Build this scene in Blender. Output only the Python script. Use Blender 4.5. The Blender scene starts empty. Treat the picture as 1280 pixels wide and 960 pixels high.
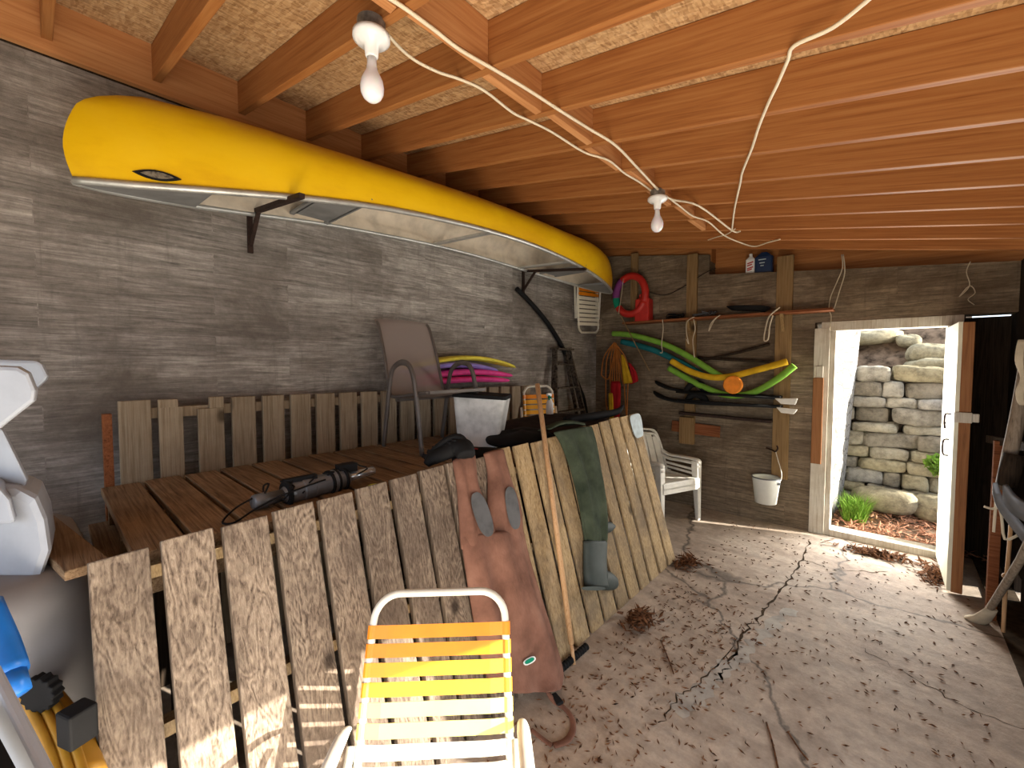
import bpy, bmesh, math, random
from mathutils import Vector, Matrix
random.seed(7)
V = Vector
# ---------------------------------------------------------------- camera
FPX = 530.0; PITCH = math.radians(2.6); YAW = math.radians(42); CAM = V((0, 0, 1.7))
sc = bpy.context.scene
cd = bpy.data.cameras.new('camera'); cam = bpy.data.objects.new('camera', cd)
sc.collection.objects.link(cam); sc.camera = cam
cd.sensor_width = 36; cd.lens = FPX/1280*36; cd.clip_start = .03
cam.location = CAM; cam.rotation_euler = (math.pi/2-PITCH, 0, YAW)
# ---------------------------------------------------------------- world, sun, daylight, added fill
w = bpy.data.worlds.new('world'); sc.world = w; w.use_nodes = True
bg = w.node_tree.nodes['Background']; bg.inputs[0].default_value = (.78, .88, 1, 1); bg.inputs[1].default_value = 2.3
SUN = V((-1, -.40, -.37)).normalized()
sd = bpy.data.lights.new('sun', 'SUN'); sd.energy = 18; sd.angle = .009; sd.color = (1, .93, .80)
so = bpy.data.objects.new('sun', sd); sc.collection.objects.link(so); so.rotation_euler = SUN.to_track_quat('-Z', 'Y').to_euler()
def area(name, loc, aim, sx, sy, e, col):
    d = bpy.data.lights.new(name, 'AREA'); d.shape = 'RECTANGLE'; d.size = sx; d.size_y = sy; d.energy = e; d.color = col
    o = bpy.data.objects.new(name, d); sc.collection.objects.link(o); o.location = loc
    o.rotation_euler = (V(aim)-V(loc)).to_track_quat('-Z', 'Y').to_euler(); return o
area('daylight_lake_front', (-.9, -1.75, 1.15), (-1.3, 3.0, 1.2), 3.0, 1.7, 12, (.93, .96, 1))
area('daylight_side_opening', (.95, .2, .85), (-2.5, 1.6, 1.7), 2.6, 1.2, 30, (1, .96, .90))
area('daylight_doorway', (-.05, 5.40, 1.02), (-.5, 2.6, 1.3), .7, 1.8, 75, (1, .97, .92))
area('floor_bounce_fill', (-.25, .30, .04), (-.25, .5, 2.9), 1.5, 1.5, 115, (1, .88, .70))  # upward fill lamp added in place of floor bounce, lifts the joist undersides
vs = sc.view_settings; vs.view_transform = 'Standard'; vs.look = 'None'; vs.gamma = 1; vs.use_curve_mapping = False; vs.exposure = 0.0
# ---------------------------------------------------------------- measured room
WX = -3.10; FY = 5.20; Z0 = 2.687; SL = .185
FH = V((-math.sin(YAW), math.cos(YAW), 0)); RT = V((math.cos(YAW), math.sin(YAW), 0))
def ray(px, py):
    r = (px-640)/FPX; d = (py-480)/FPX
    return FH*(math.cos(PITCH)-d*math.sin(PITCH)) + RT*r + V((0, 0, -math.sin(PITCH)-d*math.cos(PITCH)))
def hit(px, py, ax, v):
    a = ray(px, py); return CAM + a*((v-CAM[ax])/a[ax])
def roofpt(px, py, dz=0):
    a = ray(px, py); return CAM + a*((Z0+dz-CAM.z)/(a.z+SL*a.x))
def deep(px, py, k):
    a = ray(px, py); return CAM + a*(k/a.dot(FH))
DK = .30; DN = V((1, 0, DK)).normalized(); DB = V((-1.36, 0, 0))
def dockpt(px, py, off=0):
    a = ray(px, py); b = DB+DN*off; p = CAM + a*((b-CAM).dot(DN)/a.dot(DN))
    if p.z < .012+off*.5: p = hit(px, py, 2, .012+off*.5)
    return p
def roofz(x): return Z0-SL*x
# ---------------------------------------------------------------- mesh kit
class MB:
    def __init__(s, T=None): s.v = []; s.f = []; s.m = []; s.T = T; s.mi = 0
    def add(s, vs_, fs):
        b = len(s.v)
        s.v += [(s.T @ V(p)) if s.T else V(p) for p in vs_]
        for f in fs: s.f.append([b+i for i in f]); s.m.append(s.mi)
    def box(s, c, d, R=None):
        c = V(c); pts = []
        for x in (-.5, .5):
            for y in (-.5, .5):
                for z in (-.5, .5):
                    q = V((x*d[0], y*d[1], z*d[2])); pts.append(c+(R @ q if R else q))
        s.add(pts, [(0,1,3,2),(4,6,7,5),(0,4,5,1),(2,3,7,6),(0,2,6,4),(1,5,7,3)]); return s
    def bar(s, a, b, w_, t, n=(0, 0, 1)):      # rectangular bar a->b, width w_, thickness t along n
        a = V(a); b = V(b); d = (b-a); L = d.length; d.normalize(); n = V(n); u = d.cross(n).normalized(); n = u.cross(d)
        R = Matrix((u, n, d)).transposed(); return s.box((a+b)/2, (w_, t, L), R)
    def hexa(s, p): s.add(p, [(0,3,2,1),(4,5,6,7),(0,1,5,4),(1,2,6,5),(2,3,7,6),(3,0,4,7)]); return s
    def loft(s, rings, closed=True, cap=True, loop=False):
        n = len(rings[0]); b = [p for r in rings for p in r]; f = []
        m = len(rings)
        for i in range(m if loop else m-1):
            j = (i+1) % m
            for k in range(n if closed else n-1):
                l = (k+1) % n; f.append((i*n+k, i*n+l, j*n+l, j*n+k))
        if cap and closed and not loop: f.append(tuple(range(n-1, -1, -1))); f.append(tuple((m-1)*n+k for k in range(n)))
        s.add(b, f); return s
    def tube(s, pts, r, n=8, smooth=4, loop=False, flat=1.0, up=None, cap=True):
        pts = [V(p) for p in pts]
        rr = r if isinstance(r, (list, tuple)) else [r]*len(pts)
        if smooth and len(pts) > 2: pts, rr = spline(pts, rr, smooth, loop)
        rings = []; m = len(pts); pu = None
        for i, p in enumerate(pts):
            a = pts[(i-1) % m] if (loop or i) else p; c = pts[(i+1) % m] if (loop or i < m-1) else p
            t = (c-a).normalized() if (c-a).length > 1e-7 else V((0, 0, 1))
            if up is not None: u = V(up).cross(t)
            elif pu is None: u = t.cross(V((0, 0, 1)) if abs(t.z) < .9 else V((1, 0, 0)))
            else: u = pu-t*pu.dot(t)
            if u.length < 1e-6: u = t.orthogonal()
            u.normalize(); pu = u; q = t.cross(u)
            rings.append([p+u*math.cos(2*math.pi*k/n)*rr[i]+q*math.sin(2*math.pi*k/n)*rr[i]*flat for k in range(n)])
        return s.loft(rings, loop=loop, cap=cap)
    def lathe(s, prof, o=(0, 0, 0), ax=(0, 0, 1), n=24, cap=True):   # prof: (radius, height)
        o = V(o); ax = V(ax).normalized(); u = ax.orthogonal().normalized(); q = ax.cross(u)
        return s.loft([[o+ax*h+u*(math.cos(2*math.pi*k/n)*r)+q*(math.sin(2*math.pi*k/n)*r) for k in range(n)] for r, h in prof], cap=cap)
    def ball(s, c, r, n=12, sc_=(1, 1, 1)):
        c = V(c); rg = []
        for i in range(n//2+1):
            a = math.pi*i/(n//2); a = min(max(a, .02), math.pi-.02)
            rg.append([c+V((math.sin(a)*math.cos(2*math.pi*k/n)*sc_[0], math.sin(a)*math.sin(2*math.pi*k/n)*sc_[1], -math.cos(a)*sc_[2]))*r for k in range(n)])
        return s.loft(rg)
    def build(s, name, mat, parent=None, smooth=False, bevel=0, subsurf=0, solid=0, kind=None, ry=0):
        o0 = parent_loc(parent)
        if ry:
            o0 = s.v[0].copy(); Ri = Matrix.Rotation(-ry, 3, 'Y'); s.v = [o0+(Ri @ (p-o0)) for p in s.v]
        me = bpy.data.meshes.new(name); me.from_pydata([tuple(p-o0) for p in s.v], [], s.f)
        mats = mat if isinstance(mat, (list, tuple)) else [mat]
        for m_ in mats: me.materials.append(m_)
        for p, mi in zip(me.polygons, s.m): p.material_index = mi; p.use_smooth = smooth
        bm = bmesh.new(); bm.from_mesh(me); bmesh.ops.recalc_face_normals(bm, faces=bm.faces); bm.to_mesh(me); bm.free()
        o = bpy.data.objects.new(name, me); sc.collection.objects.link(o)
        if parent: o.parent = parent
        if ry: o.location = o0; o.rotation_euler = (0, ry, 0)
        if solid:
            m_ = o.modifiers.new('solid', 'SOLIDIFY'); m_.thickness = solid; m_.offset = 0
        if bevel:
            m_ = o.modifiers.new('bevel', 'BEVEL'); m_.width = bevel; m_.segments = 2; m_.limit_method = 'ANGLE'; m_.angle_limit = .7
        if subsurf:
            m_ = o.modifiers.new('sub', 'SUBSURF'); m_.levels = subsurf; m_.render_levels = subsurf
        if kind: o['kind'] = kind
        return o
def parent_loc(p):
    t = V((0, 0, 0))
    while p is not None: t += p.location; p = p.parent
    return t
def spline(P, R, k, loop=False):
    n = len(P); out = []; ro = []
    g = (lambda i: P[i % n]) if loop else (lambda i: P[min(max(i, 0), n-1)])
    h = (lambda i: R[i % n]) if loop else (lambda i: R[min(max(i, 0), n-1)])
    for i in range(n if loop else n-1):
        a, b, c, d = g(i-1), g(i), g(i+1), g(i+2)
        for j in range(k):
            t = j/k
            out.append(.5*((2*b)+(c-a)*t+(2*a-5*b+4*c-d)*t*t+(3*b-a-3*c+d)*t**3)); ro.append(h(i)*(1-t)+h(i+1)*t)
    if not loop: out.append(P[-1]); ro.append(R[-1])
    return out, ro
def thing(name, label, cat, loc=(0, 0, 0), group=None):
    o = bpy.data.objects.new(name, None); sc.collection.objects.link(o); o.location = loc; o.empty_display_size = .1
    o['label'] = label; o['category'] = cat
    if group: o['group'] = group
    return o
def tag(o, label, cat, group=None, kind=None):
    o['label'] = label; o['category'] = cat
    if group: o['group'] = group
    if kind: o['kind'] = kind
    return o
def frame_at(loc, face, up=(0, 0, 1)):     # local +y = face
    f = V(face).normalized(); u = V(up); x = f.cross(u).normalized(); u = x.cross(f)
    M_ = Matrix((x, f, u)).transposed().to_4x4(); M_.translation = V(loc); return M_
# ---------------------------------------------------------------- materials
class N:
    def __init__(s, name, rough=.7, spec=.3, metal=0):
        s.m = bpy.data.materials.new(name); s.m.use_nodes = True; s.t = s.m.node_tree; s.b = s.t.nodes['Principled BSDF']
        s.b.inputs['Roughness'].default_value = rough; s.b.inputs['Specular IOR Level'].default_value = spec; s.b.inputs['Metallic'].default_value = metal
    def n(s, typ, **kw):
        x = s.t.nodes.new(typ)
        for k, v in kw.items():
            if k in x.inputs: x.inputs[k].default_value = v
            else: setattr(x, k, v)
        return x
    def l(s, a, b): s.t.links.new(a, b)
    def coord(s, scale=(1, 1, 1), island=False, rot=(0, 0, 0)):
        c = s.n('ShaderNodeTexCoord'); src = c.outputs['Object']
        if island:
            g = s.n('ShaderNodeNewGeometry'); ml = s.n('ShaderNodeVectorMath', operation='SCALE'); s.l(g.outputs['Random Per Island'], ml.inputs['Scale'])
            ml.inputs[0].default_value = (7.3, 13.1, 19.7); ad = s.n('ShaderNodeVectorMath', operation='ADD'); s.l(src, ad.inputs[0]); s.l(ml.outputs[0], ad.inputs[1]); src = ad.outputs[0]
        mp = s.n('ShaderNodeMapping'); mp.inputs['Scale'].default_value = scale; mp.inputs['Rotation'].default_value = rot; s.l(src, mp.inputs[0]); return mp.outputs[0]
    def noise(s, co, scale, detail=6, rough=.6, dist=0):
        x = s.n('ShaderNodeTexNoise'); x.inputs['Scale'].default_value = scale; x.inputs['Detail'].default_value = detail
        x.inputs['Roughness'].default_value = rough; x.inputs['Distortion'].default_value = dist; s.l(co, x.inputs['Vector']); return x.outputs['Fac']
    def ramp(s, fac, stops, interp='LINEAR'):
        r = s.n('ShaderNodeValToRGB'); e = r.color_ramp; e.interpolation = interp
        while len(e.elements) < len(stops): e.elements.new(.5)
        for el, (p, c) in zip(e.elements, stops): el.position = p; el.color = (*c, 1) if len(c) == 3 else c
        s.l(fac, r.inputs[0]); return r.outputs[0]
    def mix(s, a, b, fac, mode='MIX'):
        x = s.n('ShaderNodeMix', data_type='RGBA', blend_type=mode)
        for i, v in ((0, fac), (6, a), (7, b)):
            if hasattr(v, 'is_linked'): s.l(v, x.inputs[i])
            elif i == 0: x.inputs[0].default_value = v
            else: x.inputs[i].default_value = (*v, 1)
        return x.outputs[2]
    def col(s, c):
        if hasattr(c, 'is_linked'): s.l(c, s.b.inputs['Base Color'])
        else: s.b.inputs['Base Color'].default_value = (*c, 1)
    def bump(s, h, st=.3, d=.01):
        x = s.n('ShaderNodeBump'); x.inputs['Strength'].default_value = st; x.inputs['Distance'].default_value = d; s.l(h, x.inputs['Height']); s.l(x.outputs[0], s.b.inputs['Normal'])
def gray(v): return (v, v, v)
def plain(name, c, rough=.5, spec=.4, metal=0, var=.12, vs_=9):
    m = N(name, rough, spec, metal); co = m.coord()
    f = m.noise(co, vs_, 4); c2 = tuple(x*(1-var*2) for x in c); c3 = tuple(min(1, x*(1+var)) for x in c)
    m.col(m.ramp(f, [(.3, c2), (.55, c), (.8, c3)])); m.bump(m.noise(co, 90, 2), .08, .003); return m.m
def wood(name, dark, mid, light, axis='z', rough=.8, grime=None, gr=.5, knots=True, bumpst=.5, spread=.35, fine=1.0, spec=.2, ring=.07, ringf=42, alng=.5):
    m = N(name, rough, spec); A = {'x': 0, 'y': 1, 'z': 2}[axis]
    s1 = [9*fine]*3; s1[A] = alng*fine
    co = m.coord(tuple(s1), island=True); n1 = m.noise(co, 1.3, 2.5, .45, .5)
    s2 = [40*fine]*3; s2[A] = 1.2*fine
    co2 = m.coord(tuple(s2), island=True); n2 = m.noise(co2, 3.2, 4, .6, .6)
    rg = m.n('ShaderNodeMath', operation='MULTIPLY'); m.l(n1, rg.inputs[0]); rg.inputs[1].default_value = ringf
    sn = m.n('ShaderNodeMath', operation='SINE'); m.l(rg.outputs[0], sn.inputs[0])
    ab = m.n('ShaderNodeMath', operation='MULTIPLY_ADD'); m.l(sn.outputs[0], ab.inputs[0]); ab.inputs[1].default_value = ring; ab.inputs[2].default_value = .02
    ad = m.n('ShaderNodeMath', operation='ADD'); m.l(ab.outputs[0], ad.inputs[0]); m.l(n2, ad.inputs[1])
    c = m.ramp(ad.outputs[0], [(.26, dark), (.5, mid), (.80, light)])
    g = m.n('ShaderNodeNewGeometry'); pr = m.ramp(g.outputs['Random Per Island'], [(0, gray(1-spread)), (1, gray(1.0))])
    c = m.mix(c, pr, 1, 'MULTIPLY')
    if knots:
        s3 = [2.4*fine]*3; s3[A] = 1.5*fine; vo = m.n('ShaderNodeTexVoronoi'); vo.inputs['Scale'].default_value = 1.35; m.l(m.coord(tuple(s3), island=True), vo.inputs['Vector'])
        k = m.ramp(vo.outputs['Distance'], [(.045, gray(1)), (.11, gray(0))]); c = m.mix(c, tuple(x*.4 for x in dark), k)
    if grime:
        q = m.ramp(m.noise(m.coord((1, 1, 1), island=True), 3.2, 6, .7), [(.42, gray(0)), (.68, gray(1))])
        mm = m.n('ShaderNodeMath', operation='MULTIPLY'); m.l(q, mm.inputs[0]); mm.inputs[1].default_value = gr; c = m.mix(c, grime, mm.outputs[0])
    m.col(c); m.bump(ad.outputs[0], bumpst, .006); return m.m

M = {}
def lin(h):  # '#rrggbb' display -> linear
    r = [int(h[i:i+2], 16)/255 for i in (1, 3, 5)]; return tuple(((c+.055)/1.055)**2.4 if c > .04 else c/12.92 for c in r)
# wood kinds
M['joist'] = wood('joist_fir', (.26, .085, .022), (.40, .155, .045), (.50, .225, .075), 'x', .6, bumpst=.08, spread=.25, fine=.5, ring=.03, ringf=20)
M['block'] = wood('blocking_fir', (.40, .15, .05), (.56, .25, .095), (.66, .33, .14), 'y', .6, bumpst=.08, spread=.2, fine=.5, ring=.03, ringf=20)
M['dockgrey'] = wood('weathered_dock', (.075, .052, .038), (.245, .185, .14), (.42, .335, .255), 'z', .85, grime=(.085, .062, .048), gr=.85, bumpst=.8, spread=.3, ring=.10, ringf=75, alng=.17)
M['docktan'] = wood('pale_dock', (.20, .13, .06), (.42, .295, .155), (.57, .43, .25), 'z', .85, grime=(.12, .092, .07), gr=.7, bumpst=.6, spread=.3, ring=.06, ringf=60, alng=.2)
M['seatwood'] = wood('brown_dock', (.10, .058, .03), (.27, .17, .095), (.40, .27, .16), 'x', .8, grime=(.09, .055, .035), gr=.5, bumpst=.5, spread=.35, ring=.08, ringf=60, alng=.4)
M['backwood'] = wood('faded_dock', (.20, .15, .095), (.33, .26, .18), (.42, .345, .25), 'z', .85, grime=(.16, .11, .07), gr=.4, bumpst=.4, spread=.2)
M['stud'] = wood('wall_stud', (.15, .085, .035), (.26, .16, .07), (.33, .215, .10), 'z', .75, bumpst=.2, spread=.2, fine=.8)
M['redwood'] = wood('red_brown_board', (.12, .035, .012), (.26, .085, .03), (.34, .13, .05), 'x', .7, bumpst=.2)
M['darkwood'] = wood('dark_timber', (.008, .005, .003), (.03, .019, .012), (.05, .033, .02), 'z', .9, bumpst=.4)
M['greywood'] = wood('grey_handle', (.10, .08, .06), (.24, .19, .145), (.33, .27, .21), 'z', .8, bumpst=.2)
M['handle'] = wood('turned_handle', (.38, .20, .09), (.55, .33, .17), (.62, .40, .23), 'z', .5, knots=False, bumpst=.05, fine=2)
M['paintwood'] = wood('chipped_white_paint', (.40, .34, .26), (.62, .58, .50), (.72, .69, .62), 'z', .6, grime=(.36, .28, .2), gr=.6, bumpst=.25, spread=.1, knots=False)
M['jambbrown'] = wood('brown_jamb', (.22, .09, .03), (.36, .15, .055), (.42, .2, .08), 'z', .6, bumpst=.1)
# osb
m = N('osb', .75, .2); co = m.coord((12, 55, 12)); v1 = m.n('ShaderNodeTexVoronoi'); v1.inputs['Scale'].default_value = 1.6; m.l(co, v1.inputs['Vector'])
co2 = m.coord((50, 17, 17), rot=(0, 0, .5)); v2 = m.n('ShaderNodeTexVoronoi'); v2.inputs['Scale'].default_value = 2.2; m.l(co2, v2.inputs['Vector'])
a1 = m.ramp(v1.outputs['Color'], [(.2, (.36, .20, .09)), (.6, (.58, .37, .19)), (.9, (.68, .47, .27))]); a2 = m.ramp(v2.outputs['Color'], [(.2, (.20, .10, .04)), (.6, (.5, .31, .15)), (.9, (.62, .42, .22))])
m.col(m.mix(a1, a2, .5)); m.bump(v2.outputs['Distance'], .5, .004); M['osb'] = m.m
# board-formed wall
def formed(name, tones, uaxis, stain, bw=1.15, bh=.125, mo=.0022):
    m = N(name, .85, .15); tc = m.n('ShaderNodeTexCoord'); sp = m.n('ShaderNodeSeparateXYZ'); m.l(tc.outputs['Object'], sp.inputs[0]); cb = m.n('ShaderNodeCombineXYZ')
    m.l(sp.outputs[uaxis], cb.inputs[0]); m.l(sp.outputs[2], cb.inputs[1]); m.l(sp.outputs[1-uaxis], cb.inputs[2])
    br = m.n('ShaderNodeTexBrick'); br.offset = .37; br.offset_frequency = 2; br.squash = 1
    for k, v in (('Scale', 1), ('Mortar Size', mo), ('Mortar Smooth', .3), ('Brick Width', bw), ('Row Height', bh), ('Bias', 0)): br.inputs[k].default_value = v
    br.inputs['Color1'].default_value = (0, 0, 0, 1); br.inputs['Color2'].default_value = (1, 1, 1, 1); br.inputs['Mortar'].default_value = (.35, .35, .35, 1)
    m.l(cb.outputs[0], br.inputs['Vector'])
    base = m.ramp(br.outputs['Color'], [(0, tones[0]), (.35, tones[1]), (.7, tones[2]), (1, tones[3])])
    mp = m.n('ShaderNodeMapping'); mp.inputs['Scale'].default_value = (1.6, 22, 3); m.l(cb.outputs[0], mp.inputs[0])
    ofs = m.n('ShaderNodeVectorMath', operation='ADD'); m.l(mp.outputs[0], ofs.inputs[0]); sc3 = m.n('ShaderNodeVectorMath', operation='SCALE'); m.l(br.outputs['Color'], sc3.inputs[0]); sc3.inputs['Scale'].default_value = 5; m.l(sc3.outputs[0], ofs.inputs[1])
    n1 = m.noise(ofs.outputs[0], 2.2, 9, .72, .7); c = m.mix(base, m.ramp(n1, [(.28, gray(.3)), (.5, gray(.9)), (.64, gray(1.35)), (.8, gray(1.9))]), 1, 'MULTIPLY')
    mp2 = m.n('ShaderNodeMapping'); mp2.inputs['Scale'].default_value = (1, 1.3, 1); m.l(cb.outputs[0], mp2.inputs[0])
    n2 = m.noise(mp2.outputs[0], 1.5, 7, .65, .4); c = m.mix(c, stain, m.ramp(n2, [(.42, gray(0)), (.66, gray(.9))]))
    mp3 = m.n('ShaderNodeMapping'); mp3.inputs['Scale'].default_value = (14, 1.0, 1); m.l(cb.outputs[0], mp3.inputs[0])
    n3 = m.noise(mp3.outputs[0], 1.4, 6, .7, .5); c = m.mix(c, tuple(x*.45 for x in tones[1]), m.ramp(n3, [(.56, gray(0)), (.72, gray(.5))]))
    n4 = m.noise(cb.outputs[0], 26, 5, .8); c = m.mix(c, m.ramp(n4, [(.3, gray(.75)), (.7, gray(1.2))]), .7, 'MULTIPLY')
    m.col(c); hh = m.mix(m.ramp(n1, [(.2, gray(0)), (.8, gray(1))]), m.ramp(n4, [(.2, gray(0)), (.8, gray(1))]), .35); m.bump(hh, .45, .012); return m.m
M['wall_l'] = formed('board_formed_wall', [(.25, .225, .205), (.315, .285, .262), (.36, .33, .305), (.43, .395, .365)], 1, (.13, .11, .095))
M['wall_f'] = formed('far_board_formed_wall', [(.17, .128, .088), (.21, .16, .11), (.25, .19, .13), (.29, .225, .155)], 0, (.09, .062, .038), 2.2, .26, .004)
# floor
m = N('concrete_floor', .75, .3); co = m.coord(); n1 = m.noise(co, 1.3, 8, .62, .3)
c = m.ramp(n1, [(.3, (.28, .205, .155)), (.5, (.43, .345, .275)), (.7, (.54, .46, .385))])
c = m.mix(c, m.ramp(m.noise(co, 14, 8, .75), [(.3, gray(.62)), (.7, gray(1.25))]), .8, 'MULTIPLY')
c = m.mix(c, m.ramp(m.noise(m.coord((1, 3.5, 1), rot=(0, 0, .25)), 2.4, 5, .6), [(.4, gray(.72)), (.6, gray(1.1))]), .6, 'MULTIPLY')
wv = m.n('ShaderNodeTexVoronoi', feature='DISTANCE_TO_EDGE'); wv.inputs['Scale'].default_value = .42
nz = m.n('ShaderNodeTexNoise'); nz.inputs['Scale'].default_value = 5; nz.inputs['Detail'].default_value = 6; m.l(co, nz.inputs['Vector'])
va = m.n('ShaderNodeVectorMath', operation='MULTIPLY_ADD'); m.l(nz.outputs['Color'], va.inputs[0]); va.inputs[1].default_value = (.28, .28, 0); m.l(co, va.inputs[2]); m.l(va.outputs[0], wv.inputs['Vector'])
c = m.mix(c, (.05, .04, .032), m.ramp(wv.outputs['Distance'], [(.002, gray(.85)), (.006, gray(0))]))
sm = m.noise(co, 55, 3, .8); c = m.mix(c, (.06, .045, .035), m.ramp(sm, [(.68, gray(0)), (.74, gray(.7))]))
m.col(c); m.bump(m.noise(co, 9, 9, .75), .5, .02); M['floor'] = m.m
M['crackfill'] = plain('patched_mortar', (.42, .39, .35), .8, .2, var=.2)
M['soil'] = plain('dark_soil', (.055, .038, .024), .95, .05, var=.3, vs_=20)
M['ground_out'] = plain('sunlit_ground', (.42, .36, .27), .95, .05, var=.25, vs_=6)
# plastics, metals and cloth
m = N('yellow_hull', .34, .45); co = m.coord(); c = m.ramp(m.noise(m.coord((1, .5, 1.4)), 3.2, 8, .65), [(.3, (.66, .36, .002)), (.55, (.78, .48, .004)), (.8, (.82, .53, .012))])
c = m.mix(c, (.45, .24, .01), m.ramp(m.noise(m.coord((4, 1, 9)), 5, 8, .8), [(.66, gray(0)), (.74, gray(.45))])); m.col(c); m.bump(m.noise(co, 30, 4), .06, .004); M['hull'] = m.m
M['liner'] = plain('canoe_liner', (.60, .52, .42), .6, .3)
M['alu'] = plain('dull_aluminium', (.52, .52, .50), .42, .5, .6)
M['greydeck'] = plain('grey_deck_plate', (.20, .20, .20), .5, .4)
M['iron'] = plain('rusty_iron', (.035, .018, .013), .7, .3, .3, var=.3, vs_=30)
M['emblem'] = plain('emblem_plate', (.22, .20, .16), .4, .5, .3, var=.4, vs_=60)
M['white'] = plain('white_porcelain', (.80, .80, .80), .3, .5, var=.03)
m = N('bulb_glass', .15, .5); m.col((.80, .80, .86)); m.b.inputs['Subsurface Weight'].default_value = .3; M['bulb'] = m.m
M['galv'] = plain('galvanised_steel', (.33, .33, .32), .45, .5, .8, var=.25, vs_=25)
M['cable'] = plain('cream_cable', (.72, .62, .46), .5, .3, var=.06)
M['twine'] = plain('pale_rope', (.52, .45, .34), .9, .1)
M['orangerope'] = plain('orange_rope', (.40, .14, .03), .8, .2)
M['tubewhite'] = plain('cream_painted_tube', (.74, .71, .62), .35, .5, var=.06)
M['resin'] = plain('white_resin', (.74, .72, .66), .4, .4, var=.07)
M['resinblue'] = plain('white_moulded_plastic', (.36, .38, .43), .4, .4, var=.05)
M['resingrey'] = plain('grey_white_hull', (.24, .235, .25), .5, .4, var=.1, vs_=2)
M['sorange'] = plain('orange_vinyl', (.86, .26, .006), .35, .5, var=.05)
M['samber'] = plain('amber_vinyl', (.86, .40, .02), .35, .5, var=.04)
M['syellow'] = plain('yellow_vinyl', (.86, .70, .20), .35, .5, var=.04)
M['scream'] = plain('cream_vinyl', (.84, .80, .68), .35, .5, var=.03)
M['bronze'] = plain('bronze_frame', (.135, .115, .105), .45, .5, .3)
m = N('sling_mesh', .8, .1); m.col((.30, .245, .225)); tr = m.n('ShaderNodeBsdfTransparent'); mx = m.n('ShaderNodeMixShader'); mx.inputs[0].default_value = .74
m.l(tr.outputs[0], mx.inputs[1]); m.l(m.b.outputs[0], mx.inputs[2]); m.l(mx.outputs[0], m.t.nodes['Material Output'].inputs['Surface']); M['sling'] = m.m
m = N('brown_wader_cloth', .85, .1); c = m.ramp(m.noise(m.coord(), 5, 7, .6), [(.3, (.11, .052, .036)), (.55, (.21, .105, .075)), (.8, (.30, .165, .12))]); m.col(c); m.bump(m.noise(m.coord((3, 3, 1)), 7, 5), .35, .02); M['wader'] = m.m
m = N('green_wader_cloth', .9, .08); c = m.ramp(m.noise(m.coord(), 6, 7, .6), [(.3, (.025, .034, .023)), (.55, (.052, .066, .044)), (.8, (.10, .12, .083))]); m.col(c); m.bump(m.noise(m.coord((3, 3, 1)), 7, 5), .4, .02); M['green'] = m.m
M['rubber'] = plain('green_grey_rubber', (.05, .062, .058), .6, .25)
M['knee'] = plain('grey_knee_pad', (.085, .085, .09), .7, .3, var=.25)
M['black'] = plain('black_plastic', (.010, .010, .011), .75, .15)
M['blackcloth'] = plain('black_fabric', (.022, .014, .012), .8, .2, var=.4)
M['greymetal'] = plain('blue_grey_casing', (.16, .17, .19), .35, .5, .3)
M['chrome'] = plain('polished_shaft', (.62, .66, .72), .25, .5, .7)
M['lime'] = plain('lime_plastic', (.55, .60, .02), .4, .4)
M['pink'] = plain('pink_foam', (.80, .07, .32), .7, .2); M['violet'] = plain('violet_foam', (.28, .22, .62), .7, .2); M['yfoam'] = plain('yellow_foam', (.80, .68, .08), .7, .2)
M['ngreen'] = plain('green_foam', (.18, .38, .05), .8, .1); M['nteal'] = plain('teal_foam', (.015, .13, .15), .8, .1); M['nyellow'] = plain('noodle_yellow', (.62, .38, .02), .8, .1)
M['red'] = plain('red_plastic', (.46, .022, .016), .45, .4); M['blue'] = plain('blue_plastic', (.01, .16, .60), .35, .5); M['navy'] = plain('navy_jug', (.01, .03, .09), .4, .4)
M['redcloth'] = plain('red_cloth', (.38, .015, .02), .8, .1); M['yellowcloth'] = plain('yellow_cloth', (.60, .36, .02), .8, .1)
M['purple'] = plain('purple_foam', (.20, .05, .20), .8, .1); M['tealring'] = plain('green_foam_band', (.01, .22, .13), .8, .1)
M['orangefoam'] = plain('orange_float', (.85, .27, .03), .7, .2)
M['enamel'] = plain('white_enamel', (.72, .74, .70), .3, .5, var=.05)
M['door'] = plain('cream_door_paint', (.76, .74, .58), .5, .3, var=.05)
M['paper'] = plain('pale_blue_towel', (.50, .58, .62), .9, .1, var=.12, vs_=18)
M['binwhite'] = plain('whitewashed_bin', (.66, .66, .65), .6, .3, var=.2, vs_=7)
M['ytoy'] = plain('yellow_moulding', (.40, .20, .02), .45, .4)
M['ladder'] = plain('paint_spattered_wood', (.10, .078, .06), .8, .2, var=.5, vs_=35)
M['leafy'] = plain('dry_leaf', (.15, .065, .03), .9, .1, var=.5, vs_=40)
M['leafpink'] = plain('pine_litter', (.48, .24, .15), .9, .1, var=.35, vs_=30)
M['grass'] = plain('fresh_grass', (.20, .36, .05), .8, .1, var=.3)
m = N('fieldstone', .9, .1); g_ = m.n('ShaderNodeNewGeometry'); c0 = m.ramp(g_.outputs['Random Per Island'], [(0, (.30, .26, .20)), (.3, (.42, .39, .33)), (.65, (.46, .40, .26)), (1, (.50, .48, .45))])
c = m.mix(c0, m.ramp(m.noise(m.coord(), 9, 9, .75), [(.3, gray(.35)), (.55, gray(1)), (.75, gray(1.3))]), 1, 'MULTIPLY'); m.col(c); m.bump(m.noise(m.coord(), 14, 9, .7), .7, .03); M['stone'] = m.m
m = N('whitewashed_rubble', .9, .1); v_ = m.n('ShaderNodeTexVoronoi', feature='DISTANCE_TO_EDGE'); v_.inputs['Scale'].default_value = 6; m.l(m.coord((1, 1, 1.6)), v_.inputs['Vector'])
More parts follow.
